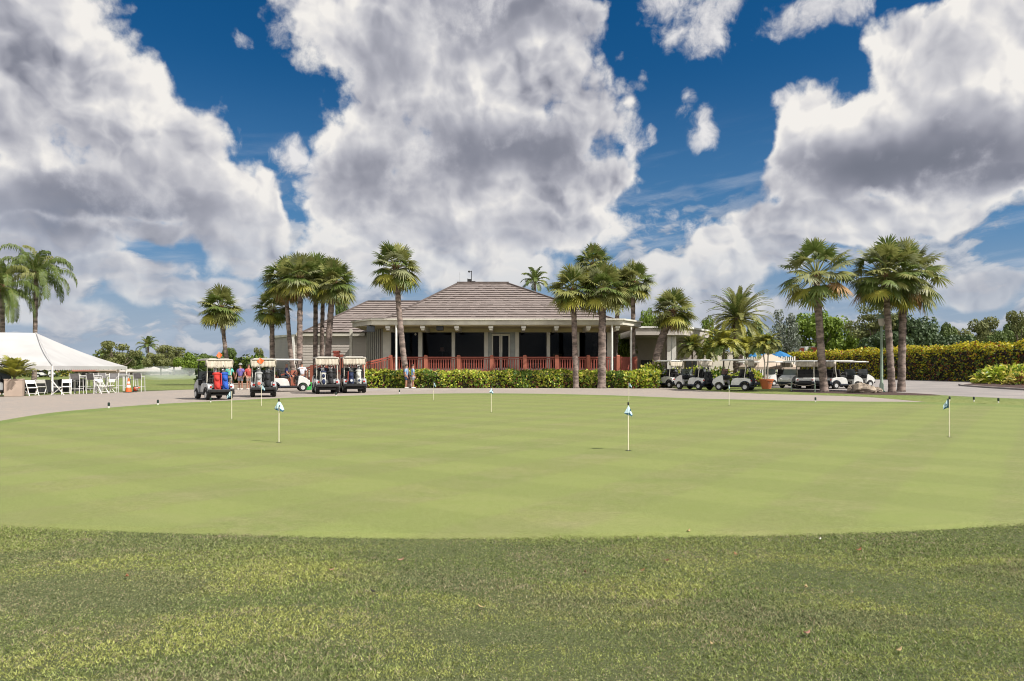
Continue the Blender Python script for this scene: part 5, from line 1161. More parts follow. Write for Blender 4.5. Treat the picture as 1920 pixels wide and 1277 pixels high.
golf_bag(C4, (-1.14, -.16), B_BLK, 'black golf bag on the left one of the twin carts')
golf_bag(C5, (-1.14, .20), B_NAVY, 'dark golf bag with silver emblem beside the tall pale grey bag', patch=M_RIM, heads=(0, 0, 2, 1), towel=B_PINK)
golf_bag(C5, (-1.14, -.20), B_PALE, 'tall pale grey golf bag with dark round emblem next to the hedge', pocket=B_PALE, patch=B_NAVY, heads=(1, 2, 2, 0), h=.92)
for c, o_, lab in ((R2, .14, 'black golf bag on the middle left-facing cart'), (R2, -.22, 'second black golf bag on the middle left-facing cart, outer side'), (R1, .1, 'black golf bag on the leftmost left-facing cart'), (R3, .12, 'black golf bag at the back of the nearest left-facing cart')):
    golf_bag(c, (-1.14, o_), B_BLK, lab, h=.8, heads=(1, 1, 0))
# ------------------------------------------------------------------ putting flags
M_POLE = mat('flag_pole', (.72, .66, .52), (.66, .60, .46), 5, .4); M_FLAGW = mat('flag_pale_blue', (.46, .60, .66), (.38, .51, .57), 9, .8); M_FLAGB = mat('flag_teal', (.02, .085, .13), (.016, .065, .10), 9, .8)
M_CUP = mat('cup_dark', (.012, .018, .010), (.02, .025, .012), 9, .9)
def make_flag(mode):
    root = empty('putting_flag'); tag(root, 'putting flag', 'flag', 'flags on the putting green'); H = .86
    m = MB(); m.tube([(0, 0, -.01), (0, 0, H)], .0095, 8); m.build('pole', M_POLE, root, smooth=True)
    m = MB(); m.lathe([(.011, H-.05), (.016, H-.045), (.016, H), (.009, H+.012)], 8); m.build('pole_cap', M_BLACK, root, smooth=True)
    m = MB(); m.lathe([(.054, .0), (.054, .003), (.05, .0035)], 18); m.build('cup', M_CUP, root)
    m = MB()
    def panel(pts, edge):
        """limp cloth hanging from the pole: pale field, dark border strip"""
        n = len(pts)//2; top, bot = pts[:n], pts[n:]
        for i in range(n-1):
            a, b, c, d = map(Vector, (top[i], top[i+1], bot[i+1], bot[i])); k = .26
            m.add([a, b, b.lerp(c, 1-k), a.lerp(d, 1-k)], [(0, 1, 2, 3)], 1 if i in edge else 0); m.add([a.lerp(d, 1-k), b.lerp(c, 1-k), c, d], [(0, 1, 2, 3)], 1)
    z = H-.04
    if mode == 0:     # folded over on both sides of the pole
        panel([(.0, .012, z), (.022, .02, z-.02), (.055, .03, z-.09), (.075, .02, z-.14), (.0, .012, z-.15), (.022, -.02, z-.165), (.06, .0, z-.185), (.082, .015, z-.15)], (3,))
        panel([(-.0, -.012, z), (-.022, -.02, z-.03), (-.05, -.012, z-.085), (-.066, .0, z-.115), (.0, -.012, z-.165), (-.02, -.03, z-.155), (-.05, -.01, z-.14), (-.07, .0, z-.125)], (3,))
        m.box((.018, -.030, z-.08), (.016, .004, .03), 0, 1)
    else:             # blowing a little to the left
        panel([(-.01, 0, z), (-.03, .012, z-.005), (-.055, -.01, z-.045), (-.085, .012, z-.10), (-.105, .0, z-.135), (-.01, 0, z-.165), (-.03, .015, z-.165), (-.055, -.008, z-.175), (-.08, .012, z-.19), (-.098, .0, z-.20)], (0,))
        m.box((-.06, -.02, z-.11), (.016, .004, .03), 0, 1)
    m.v = [(x*1.3, y, H-.02+(z-H+.02)*1.15) for x, y, z in m.v]; f = m.build('flag_cloth', [M_FLAGW, M_FLAGB], root); sd = f.modifiers.new('t', 'SOLIDIFY'); sd.thickness = .003
    return root
FA, FB = make_flag(0), make_flag(1)
for pr, px, py, rz, lab in [(FA, 523, 831, 0, 'putting flag with folded blue-white cloth, nearest on the left half'), (FA, 1178, 846.5, 25, 'putting flag closest to the camera, right of centre'), (FB, 1780, 821, 0, 'putting flag blowing left near the right edge'), (FB, 434.5, 787, 10, 'putting flag standing in front of the cart with the red bag'),
    (FB, 490, 762, 200, 'putting flag in front of the cart with the orange pennant'), (FB, 813, 751, 150, 'small far putting flag before the left part of the hedge'), (FA, 921, 774, 40, 'putting flag in the middle of the far half of the green'), (FB, 1179, 752.5, 180, 'small far putting flag before the right end of the hedge'), (FA, 1367, 761, 70, 'putting flag in front of the nearest left-facing cart')]:
    p = G(px, py); instance(pr, (p.x, p.y, .018), R(rz), lab, 'flags on the putting green')
# short rope stakes round the green
def make_stake():
    m = MB(); m.lathe([(.028, 0), (.028, .10), (.026, .105)], 10, mi=0); m.lathe([(.045, .105), (.05, .12), (.05, .235), (.042, .26), (.02, .27)], 10, mi=1); o = m.build('edge_stake', [M_WHITE, mat('stake_green', (.012, .03, .022), (.01, .02, .016), 9, .5)], smooth=True); return tag(o, 'stake', 'stake', 'short stakes round the putting green')
st = make_stake()
for px, py, lab in [(204, 766, 'dark-capped stake on the green edge in front of the traffic cone'), (296, 760, 'dark-capped stake between the traffic cone and the first cart'), (395, 755, 'dark-capped stake below the cart with the red bag'), (630, 743.5, 'dark-capped stake between the twin carts'), (749, 738, 'dark-capped stake below the bowed palm'), (1529, 754.5, 'dark-capped stake in front of the tall single palm'),
    (1780.5, 752.5, 'dark-capped stake just behind the right-hand flag'), (1826, 753.5, 'dark-capped stake on the lawn right of the flag, inner of two'), (1872, 756, 'dark-capped stake on the lawn nearest the right edge')]:
    p = G(px, py); instance(st, (p.x, p.y, .012), 0, lab, 'short stakes round the putting green', .8)

# ------------------------------------------------------------------ tent, furniture, planters, cone
M_TENT = mat('tent_vinyl', (.53, .517, .50), (.47, .455, .44), .5, .55, translucent=.12)
def make_tent():
    a, b = Vector((PX(98, 38), 38, 0)), Vector((PX(237, 52), 52, 0)); u = (b-a).normalized(); v = Vector((-u.y, u.x, 0))     # v points left, away from the open side
    if v.x > 0: v = -v
    root = empty('event_tent', a, 0, 'white peaked event tent on slim poles at the left', 'tent'); z = 1.62; rz = PZ(624, 44); Ls = 15.0; W = (b-a).length
    def pt(s, t, h): return u*s+v*t+Vector((0, 0, h))
    i0 = 3.4; ridge = [pt(W*.5, i0, rz), pt(W*.5, Ls-i0, rz)]; c = [pt(0, 0, z), pt(W, 0, z), pt(W, Ls, z), pt(0, Ls, z)]
    m = MB(); n = 12
    def slope(p, q, r, s):       # gently slack fabric
        vs = []
        for i in range(n+1):
            for j in range(n+1):
                f, g = i/n, j/n; w = p.lerp(q, f).lerp(s.lerp(r, f), g); w.z -= .16*math.sin(math.pi*g)*(1 if True else 0)+.03*math.sin(math.pi*f*6)**2*(1-g); vs.append(w)
        m.add(vs, [(i*(n+1)+j, (i+1)*(n+1)+j, (i+1)*(n+1)+j+1, i*(n+1)+j+1) for i in range(n) for j in range(n)])
    slope(c[0], c[1], ridge[0], ridge[0]); slope(c[3], c[0], ridge[0], ridge[1]); slope(c[1], c[2], ridge[1], ridge[0]); slope(c[2], c[3], ridge[1], ridge[1])
    m.build('canopy', M_TENT, root, smooth=True)
    m = MB()
    for p, q in zip(c, c[1:]+c[:1]):
        k = max(6, int((q-p).length/.35)); o = (q-p).normalized().cross(Vector((0, 0, 1)))
        for i in range(k):
            f0, f1 = i/k, (i+1)/k; A_, B_ = p.lerp(q, f0), p.lerp(q, f1); mid = (A_+B_)/2; d = Vector((0, 0, .20)); e = Vector((0, 0, .27)); m.add([A_+o*.02, B_+o*.02, B_+o*.03-d, mid+o*.04-e, A_+o*.03-d], [(0, 1, 2, 3, 4)])
    k = m.build('valance', M_TENT, root); sd = k.modifiers.new('t', 'SOLIDIFY'); sd.thickness = .008
    m = MB(); m.tube([c[0]+Vector((0, 0, .05)), ridge[0]+Vector((0, 0, .02))], .025, 5); m.build('hip_seam', mat('tent_seam', (.45, .44, .43), (.4, .39, .38), 5, .7), root)
    for s, t in ((0, 0), (W, 0), (W*.5, 0), (0, 5), (0, 10), (W, 5), (W, 10), (W, Ls), (0, Ls)):
        if (s, t) == (W*.5, 0): continue
        m = MB(); p = pt(s, t, 0); m.tube([p, p+Vector((0, 0, z))], .055, 8); m.lathe([(.16, 0), (.16, .02), (.06, .03)], 8, p); m.build('tent_pole', M_WHITE, root, smooth=True)
    return root
make_tent()
M_SLING = mat('grey_sling', (.16, .15, .15), (.12, .115, .115), 6, .8); M_ALU = mat('white_aluminium', (.62, .61, .59), (.52, .51, .5), 4, .4); M_CLOTHD = mat('charcoal_cloth', (.055, .052, .058), (.035, .033, .038), 2, .9, .3, 8); M_CLOTHG = mat('grey_cloth', (.34, .32, .34), (.24, .225, .245), 3, .9, .3, 9, stretch=(6, 6, .4))
def bar_table():
    r = empty('bar_table'); tag(r, 'bar table', 'table', 'tall tables by the tent'); m = MB(); m.span((-.75, -.38, 1.0), (.75, .38, 1.05)); m.span((-.7, -.34, .93), (.7, .34, 1.0)); m.build('tabletop', M_ALU, r, bevel=.01)
    for x in (-.68, .68):
        for y in (-.32, .32): m = MB(); m.span((x-.045, y-.045, 0), (x+.045, y+.045, .93)); m.build('leg', M_ALU, r)
    return r
def bar_chair():
    r = empty('bar_chair'); tag(r, 'bar chair', 'chair', 'tall chairs by the tent'); m = MB(); m.span((-.23, -.22, .72), (.23, .22, .75)); m.build('seat', M_SLING, r)
    m = MB(); m.add([(-.22, .22, .82), (.22, .22, .82), (.22, .30, 1.16), (-.22, .30, 1.16)], [(0, 1, 2, 3)]); k = m.build('backrest', M_SLING, r); sd = k.modifiers.new('t', 'SOLIDIFY'); sd.thickness = .02
    for x in (-.24, .24):
        m = MB(); m.tube([(x, -.26, 0), (x, -.22, .74)], .02, 6); m.build('leg', M_ALU, r); m = MB(); m.tube([(x, .28, 0), (x, .22, .74), (x, .31, 1.18)], .02, 6); m.build('leg', M_ALU, r)
        m = MB(); m.tube([(x, -.22, .74), (x, -.22, .95), (x, .26, .96)], .018, 6); m.build('armrest', M_ALU, r)
    m = MB(); m.bar((-.24, -.25, .3), (.24, -.25, .3), .03, .03); m.bar((-.24, .27, .3), (.24, .27, .3), .03, .03); m.build('footrest', M_ALU, r); return r
def folding_chair():
    r = empty('folding_chair'); tag(r, 'folding chair', 'chair', 'white folding chairs by the tent'); m = MB(); m.box((0, .02, .44), (.42, .40, .03), 0, 0, Matrix.Rotation(R(4), 3, 'X')); m.build('seat', M_WHITE, r, bevel=.01)
    m = MB(); m.box((0, .25, .74), (.42, .025, .20), 0, 0, Matrix.Rotation(R(-14), 3, 'X')); m.build('backrest', M_WHITE, r, bevel=.01)
    for x in (-.22, .22):
        m = MB(); m.bar((x, -.30, 0), (x, .28, .84), .03, .022); m.build('leg', M_WHITE, r); m = MB(); m.bar((x*.9, .30, 0), (x*.9, -.18, .44), .03, .022); m.build('leg', M_WHITE, r)
    m = MB(); m.bar((-.22, .26, .12), (.22, .26, .12), .022, .022); m.bar((-.22, -.22, .12), (.22, -.22, .12), .022, .022); m.build('rung', M_WHITE, r); return r
def draped_table():
    r = empty('draped_table'); tag(r, 'draped table', 'table', 'cloth-draped tables under the tent'); k = 40; vs = []; m = MB()
    for j, (rad, z) in enumerate(((.02, .74), (.74, .745), (.77, .70), (.80, .35), (.86, .02))):
        for i in range(k):
            a = 2*math.pi*i/k; q = rad*(1+(.05*math.sin(i*math.pi/2.5) if j > 1 else 0)*(j-1)*.6); vs.append((q*math.cos(a), q*math.sin(a), z))
    m.add(vs, [(j*k+i, j*k+(i+1) % k, (j+1)*k+(i+1) % k, (j+1)*k+i) for j in range(4) for i in range(k)]); m.build('tablecloth', M_CLOTHD, r, smooth=True); m = MB(); m.tube([(0, 0, 0), (0, 0, .73)], .04, 8); m.build('leg', M_ALU, r); return r
BT, BC, FC, DT = bar_table(), bar_chair(), folding_chair(), draped_table()
DG = copy_tree(DT)
for ch in DG.children:
    if ch.name.startswith('tablecloth'): ch.data = ch.data.copy(); ch.data.materials[0] = M_CLOTHG
def put(pr, px, py, rz, lab, grp): p = G(px, py); instance(pr, (p.x, p.y, .008), R(rz), lab, grp)
put(BT, 160, 737.5, 12, 'tall white bar table nearest the front tent pole', 'tall tables by the tent'); put(BT, 215, 733, 8, 'tall white bar table close behind the traffic cone', 'tall tables by the tent')
for px, py, rz, lab in [(144, 739, 190, 'tall grey-backed chair at the left end of the nearest bar table'), (156, 733.5, 10, 'tall grey-backed chair behind the nearest bar table, left one'), (172, 733.5, 5, 'tall grey-backed chair behind the nearest bar table, right one'), (176, 738.5, 170, 'tall white-framed chair in front of the nearest bar table'), (196, 734, 60, 'tall chair turned sideways between the two bar tables'), (212, 737, 20, 'tall chair left of the traffic cone'), (228, 731, 15, 'tall chair partly hidden by the traffic cone'), (261, 734.5, 185, 'tall grey-backed chair standing alone right of the traffic cone'), (249, 732, 100, 'tall chair just right of the cone seen edge-on')]:
    put(BC, px, py, rz, lab, 'tall chairs by the tent')
for px, py, rz, lab in [(60, 742.5, 55, 'white folding chair next to the beige planter'), (108, 741, 120, 'white folding chair at the foot of the front tent pole'), (190, 738.2, 70, 'white folding chair lower than the bar chairs around it'), (204, 737.5, 250, 'white folding chair tipped sideways left of the cone'), (42, 742, 130, 'white folding chair half hidden by the beige planter'), (78, 740.5, 200, 'white folding chair standing between the planter and the front tent pole'), (125, 739.8, 30, 'white folding chair just right of the front tent pole')]:
    put(FC, px, py, rz, lab, 'white folding chairs by the tent')
for px, py, lab, pr in [(52, 735.5, 'charcoal-draped table behind the planter', DT), (82, 735, 'pale grey draped table between dark ones under the tent', DG), (118, 734, 'charcoal-draped table right of the front tent pole', DT), (136, 731.5, 'charcoal-draped table behind the nearest bar table', DT)]:
    put(pr, px, py, 0, lab, 'cloth-draped tables under the tent')
# beige planter with a golden palm
p = G(27, 743.2); r = empty('square_planter', (p.x, p.y, .008), R(28), 'tall beige square planter beside the tent', 'planter')
M_PL = mat('planter_beige', (.40, .31, .25), (.34, .265, .215), 1.5, .8); m = MB()
m.span((-.40, -.40, 0), (.40, .40, .86)); m.span((-.42, -.42, .86), (.42, -.34, .92)); m.span((-.42, .34, .86), (.42, .42, .92)); m.span((-.42, -.34, .86), (-.34, .34, .92)); m.span((.34, -.34, .86), (.42, .34, .92)); m.build('planter_box', M_PL, r, bevel=.015); m = MB(); m.span((-.335, -.335, .862), (.335, .335, .885)); m.build('soil', M_MULCH, r)
GOLD = [feather_proto(n=34, length=1.15, th0=3, th1=62, droop=.9, leaflet=.34, pairs=22, hang=.2, width=.06, seed=21, mats_pick=lambda t: random.choice((4, 4, 1)))]
palm('potted_palm', 27, p.y, 0, 27, PZ(0, 1) and HZ-(1.02-EYE)*F/p.y, 0, 'golden-leaved bushy palm growing in the beige planter', crown_proto=GOLD, group=None, cat='potted plant', r0=.06, r1=.05, boots=0, base_z=.88, scale=1.0)
# terracotta pot and its two-stemmed palm
p = G(1437, 729.5); m = MB(); m.lathe([(.30, 0), (.46, .60), (.50, .60), (.50, .70), (.45, .70), (.43, .62), (.02, .60)], 24, (0, 0, 0)); tag(m.build('terracotta_pot', mat('terracotta', (.50, .145, .055), (.42, .12, .05), 2, .8), smooth=True, loc=(p.x, p.y, .012)), 'large terracotta pot on the lawn between two groups of carts', 'plant pot')
r = empty('potted_palm', (p.x, p.y, .62), 0, 'yellow-green palm with two pale stems rising from the terracotta pot', 'potted plant'); M_PALE = mat('pale_stem', (.38, .36, .30), (.28, .26, .22), 4, .8)
for k, (dx, tx, tz) in enumerate(((-.10, -.30, 2.45), (.08, .16, 2.60))):
    m = MB(); m.tube([(dx, 0, 0), (dx*1.2, 0, 1.2), (tx, 0, tz)], [.055, .045, .04], 7); m.build('trunk', M_PALE, r, smooth=True)
    for nm, me in ARECA[k]:
        o = link_mesh(nm, me, r); o.location = (tx, 0, tz); o.rotation_euler = (0, 0, k*1.3); o.scale = (.72,)*3
# traffic cones
def cone_obj(px, py, lab, lying=False):
    p = G(px, py); m = MB(); m.box((0, 0, .02), (.42, .42, .04), 0, 2); m.lathe([(.17, .04), (.125, .30)], 14, mi=0); m.lathe([(.125, .30), (.10, .46)], 14, mi=1); m.lathe([(.10, .46), (.085, .54)], 14, mi=0); m.lathe([(.085, .54), (.065, .66)], 14, mi=1); m.lathe([(.065, .66), (.035, .86)], 14, mi=0)
    o = m.build('traffic_cone', [mat('cone_orange', (.80, .14, .03), (.7, .11, .025), 6, .5), M_WHITE, M_BLACK], smooth=True); o.location = (p.x, p.y, .01)
    if lying: o.rotation_euler = (R(80), 0, R(50)); o.location.z = .2; o.scale = (.75,)*3
    tag(o, lab, 'traffic cone')
cone_obj(241, 736, 'orange traffic cone with white bands standing by the tent'); cone_obj(254, 735.5, 'small orange cone lying on its side next to the upright one', True)

# ------------------------------------------------------------------ lamp post
p = G(1653, 735.2); r = empty('street_lamp', (p.x, p.y, .01), 0, 'pale green lamp post with a white lantern left of the palm pair', 'lamp post'); M_LG = mat('lamp_green', (.27, .345, .27), (.22, .29, .225), 2, .5); top = PZ(612, p.y)
m = MB(); m.lathe([(.20, 0), (.20, .05), (.13, .12), (.12, .5), (.085, .56), (.07, top-.1), (.09, top-.06), (.05, top)], 12); m.build('pole', M_LG, r, smooth=True)
m = MB(); m.lathe([(.10, top), (.16, top+.06), (.25, top+.46), (.24, top+.47)], 6); m.build('lantern', mat('lantern_glass', (.80, .74, .68), (.7, .65, .6), 2, .3, translucent=.5), r)
m = MB(); m.lathe([(.33, top+.47), (.30, top+.52), (.14, top+.66), (.05, top+.72), (.05, top+.78), (.01, top+.85)], 6); m.build('lantern_cap', M_LG, r)
# rock pile
for i, (px, py, s, lab) in enumerate([(1604, 736, .40, 'tan boulder at the left of the rock pile by the carts'), (1614, 737, .52, 'largest tan boulder in the middle of the rock pile'), (1626, 737.5, .40, 'tan boulder at the right end of the rock pile'), (1612, 734.5, .45, 'rear boulder propped on the top of the rock pile'), (1644, 736.5, .26, 'small pale rock beside the foot of the lamp post')]):
    m = MB(); rr = random.Random(i); p = G(px, py); n_ = 12; prof = []
    m.ball((0, 0, s*.45), (s*1.25, s, s*.75), 12, 8); m.v = [(x*(1+.16*rr.uniform(-1, 1)), y*(1+.16*rr.uniform(-1, 1)), max(-.02, z*(1+.14*rr.uniform(-1, 1)))) for x, y, z in m.v]
    o = m.build('boulder', mat('lime_rock', (.33, .27, .21), (.17, .135, .105), 2.5, .95, .8, 12), loc=(p.x, p.y, .0)); o.rotation_euler = (0, 0, i*1.3); tag(o, lab, 'rock', 'boulders beside the carts')
# rope barrier in front of the row of carts
q = [G(1440, 731.5), G(1484, 733), G(1528, 735.5)]; r = empty('rope_barrier', q[0], 0, 'slack rope strung on low green posts before the row of carts', 'barrier'); m = MB()
for a in q[1:]:
    m = MB(); m.tube([a-q[0], a-q[0]+Vector((0, 0, .62))], .03, 6); m.build('post', M_LG, r)
pts = []
for a, b in zip(q, q[1:]):
    for i in range(9): t = i/8; v = a.lerp(b, t)-q[0]; v.z = .50-.14*math.sin(math.pi*t); pts.append(v)
m = MB(); m.tube(pts, .018, 5); m.build('rope', mat('rope', (.50, .42, .30), (.4, .33, .24), 9, .9), r)

# ------------------------------------------------------------------ behind the carts: patio umbrella, fence, blue shades, vehicles
p = P(1440, 690, 58); r = empty('patio_umbrella', (p.x, 58, 0), 0, 'wide beige patio canopy with a peaked top behind the potted palm', 'umbrella'); m = MB(); z0, z1 = PZ(688, 58), PZ(661, 58); hw = 46/F*58
b_ = [(-hw*.95, -1.5, z0), (hw, -1.5, z0), (hw, 1.8, z0), (-hw*.95, 1.8, z0)]; m.add(b_+[(0, 0, z1)], [(0, 1, 4), (1, 2, 4), (2, 3, 4), (3, 0, 4)]); d = .22
m.add(b_+[(x, y, z-d) for x, y, z in b_], [(i, (i+1) % 4, 4+(i+1) % 4, 4+i) for i in range(4)]); c = m.build('canopy', mat('beige_awning', (.52, .43, .34), (.48, .39, .31), 1, .8, translucent=.15), r); sd = c.modifiers.new('t', 'SOLIDIFY'); sd.thickness = .01
for x, y in ((-hw*.9, -1.4), (hw*.95, -1.4), (hw*.95, 1.7), (-hw*.9, 1.7)): m = MB(); m.tube([(x, y, 0), (x, y, z0)], .035, 6); m.build('pole', M_ALU, r)
M_SHADE = mat('blue_shade', (.02, .15, .34), (.015, .12, .28), 2, .7)
for px, Y, w, lab in [(1420, 72, 1.5, 'blue sunshade left of the beige canopy peak'), (1462, 70, 1.4, 'blue sunshade right of the beige canopy peak')]:
    p = P(px, 668, Y); r = empty('pool_umbrella', (p.x, Y, 0), 0, lab, 'umbrella', 'blue pool umbrellas'); z = p.z; m = MB(); m.lathe([(w*.95, z-.05), (w*.5, z+.28), (.05, z+.55)], 8); m.build('canopy', M_SHADE, r); m = MB(); m.tube([(0, 0, 0), (0, 0, z+.5)], .03, 6); m.build('pole', M_WHITE, r)
y = 64.0; r = empty('picket_fence', (PX(1392, y), y, 0), 0, 'white picket fence behind the parked carts', 'fence'); m = MB(); x0, x1 = 0, PX(1492, y)-PX(1392, y); k = int((x1-x0)/.20); zt = PZ(668, y)
for i in range(k): xx = x0+(i+.5)*(x1-x0)/k; m.span((xx-.055, -.02, .1), (xx+.055, .0, zt-.1*(i % 2)))
m.build('pickets', M_WHITE, r); m = MB(); m.span((x0, .002, .5), (x1, .05, .6)); m.span((x0, .002, zt-.5), (x1, .05, zt-.4)); m.build('fence_rail', M_WHITE, r)
# delivery van and car beyond the hedge
p = P(1513, 652, 128); r = empty('delivery_van', (p.x, 128, 0), R(4), 'white box van with red side panels showing above the hedge', 'van'); zt = PZ(650, 128); m = MB(); m.span((-2.4, -1.1, .5), (2.4, 1.1, zt)); m.build('cargo_box', M_CART, r, bevel=.12); m = MB(); m.span((2.4, -1.0, .5), (4.0, 1.0, 2.5)); m.build('cab', M_CART, r, bevel=.2)
m = MB(); m.span((-2.2, -1.125, zt-1.3), (-1.1, -1.105, zt-.25)); m.span((.2, -1.125, zt-1.4), (2.2, -1.105, zt-.15)); m.build('side_graphic', mat('van_red', (.34, .045, .05), (.40, .12, .05), .8, .5), r)
for x in (-1.5, 2.9):
    for yy in (-1.0, 1.0): m = MB(); m.lathe([(.2, -.12), (.42, -.12), (.42, .12), (.2, .12)], 14, (x, yy, .42), rot=Matrix.Rotation(R(90), 3, 'X')); m.build('wheel', M_TYRE, r)
# sign and white post behind the lime bush
p = P(1886, 690, 64.5); r = empty('notice_sign', (p.x, 64.5, 0), 0, 'small white sign with a rounded top and dark mark behind the lime bush', 'sign'); m = MB(); zt = PZ(686, 64.5); w = .36; pts = [(-w, zt-.55), (w, zt-.55), (w, zt-.12)]+[(w*math.cos(R(a)), zt-.12+.14*math.sin(R(a))) for a in range(20, 161, 20)]+[(-w, zt-.12)]
m.prism(pts, -.02, .02); m.build('board', M_WHITE, r); m = MB(); m.span((-.03, -.025, zt-.30), (.03, -.0205, zt-.08)); m.span((-.03, -.025, zt-.40), (.03, -.0205, zt-.34)); m.build('mark', M_BLACK, r)
for x in (-.25, .25): m = MB(); m.span((x-.03, .021, 0), (x+.03, .06, zt-.3)); m.build('post', M_WHITE, r)
p = P(1876, 690, 65); m = MB(); zt = PZ(684, 65); m.lathe([(.12, 0), (.12, zt-.12), (.08, zt-.03), (.02, zt)], 12); tag(m.build('bollard', M_WHITE, smooth=True, loc=(p.x, 65, 0)), 'white round-topped bollard left of the small white sign', 'bollard')

# ------------------------------------------------------------------ far left: houses, sprinkler, sand
M_RW = mat('roof_white', (.46, .43, .39), (.38, .35, .32), .3, .8); M_RR = mat('roof_red', (.34, .13, .09), (.27, .11, .08), .3, .8); M_RT = mat('roof_tan', (.40, .32, .26), (.33, .27, .22), .3, .8); M_WALL = mat('house_wall', (.42, .38, .32), (.36, .33, .28), .3, .85)
def house(px, Y, wpx, eave_py, ridge_py, roofm, lab):
    w = wpx/F*Y; r = empty('bungalow', (PX(px, Y), Y, 0), 0, lab, 'house', 'houses across the golf course'); ze, zr = PZ(eave_py, Y), PZ(ridge_py, Y); m = MB(); m.span((-w*.46, -3, 0), (w*.46, 5, ze)); wl = m.build('wall', M_WALL, r)
    m = MB(); m.add([(-w/2, -4, ze), (w/2, -4, ze), (w/2, 6, ze), (-w/2, 6, ze), (-w*.24, 1, zr), (w*.24, 1, zr), (-w/2, -4, ze-.2), (w/2, -4, ze-.2), (w/2, 6, ze-.2), (-w/2, 6, ze-.2)], [(0, 1, 5, 4), (1, 2, 5), (2, 3, 4, 5), (3, 0, 4), (0, 6, 7, 1), (1, 7, 8, 2), (2, 8, 9, 3), (3, 9, 6, 0), (6, 9, 8, 7)]); m.build('roof', roofm, r)
    for i in range(4):
        x = -w*.38+i*w*.25; m = MB(); m.span((x-w*.07, -3.04, .5), (x+w*.07, -3.005, ze-.5)); m.build('window', M_GLASS, r)
for a in [(268, 150, 60, 696, 687, M_RW, 'white-roofed bungalow beyond the fairway right of the tent'), (228, 165, 60, 694, 685, M_RT, 'tan-roofed bungalow half behind the right tent pole'), (165, 170, 74, 695, 684, M_RR, 'red-roofed bungalow seen under the tent'), (118, 170, 50, 697, 688, M_RT, 'tan-roofed bungalow seen under the tent left of the red roof'), (345, 160, 40, 693, 683, M_RW, 'pale bungalow behind the first cart'), (10, 150, 40, 694, 684, M_RW, 'white-roofed bungalow at the left edge behind the planter palm')]:
    house(*a)
# sprinkler mist on the fairway
m_, nt, out = nodes_of('water_mist'); pv = N(nt, 'ShaderNodeVolumePrincipled'); pv.inputs['Color'].default_value = (.92, .95, .96, 1); pv.inputs['Density'].default_value = .10; pv.inputs['Anisotropy'].default_value = .2; L(nt, pv.outputs[0], out.inputs['Volume'])
for px, py, w, h, lab in [(302, 714, 3.2, 1.55, 'white sprinkler spray drifting over the fairway, left plume'), (336, 713, 4.2, 1.35, 'white sprinkler spray right behind the cart with the red bag'), (420, 716, 3.6, 1.0, 'low white sprinkler spray behind the teal-shirted golfer')]:
    p = G(px, py); mb = MB(); mb.ball((0, 0, h*.42), (w, w*.6, h*.55), 20, 12); o = mb.build('sprinkler_spray', m_, smooth=True, loc=(p.x, p.y, .25)); tag(o, lab, 'sprinkler spray', 'sprinkler sprays on the fairway')

# ------------------------------------------------------------------ people
SKIN = mat('skin', (.42, .215, .145), (.36, .18, .12), 6, .55); HAIR = mat('hair_dark', (.03, .02, .015), (.05, .035, .025), 9, .7)
def skin_mesh(name, verts, edges, m, parent, sub=1, root=0):
    me = bpy.data.meshes.new(name); me.from_pydata([v[:3] for v in verts], edges, []); o = bpy.data.objects.new(name, me); COL.objects.link(o)
    bm = bmesh.new(); bm.from_mesh(me); ly = bm.verts.layers.skin.verify(); bm.verts.ensure_lookup_table()
    for v, s in zip(bm.verts, verts):
        r = s[3] if hasattr(s[3], '__len__') else (s[3], s[3]); v[ly].radius = r; v[ly].use_root = v.index == root
    bm.to_mesh(me); bm.free(); md = o.modifiers.new('skin', 'SKIN'); md.use_smooth_shade = True; sd = o.modifiers.new('sub', 'SUBSURF'); sd.levels = sub; sd.render_levels = sub
    dg = bpy.context.evaluated_depsgraph_get(); new = bpy.data.meshes.new_from_object(o.evaluated_get(dg)); bpy.data.objects.remove(o); new.materials.clear(); new.materials.append(m); new.name = name
    new.polygons.foreach_set('use_smooth', [True]*len(new.polygons)); return link_mesh(name, new, parent)
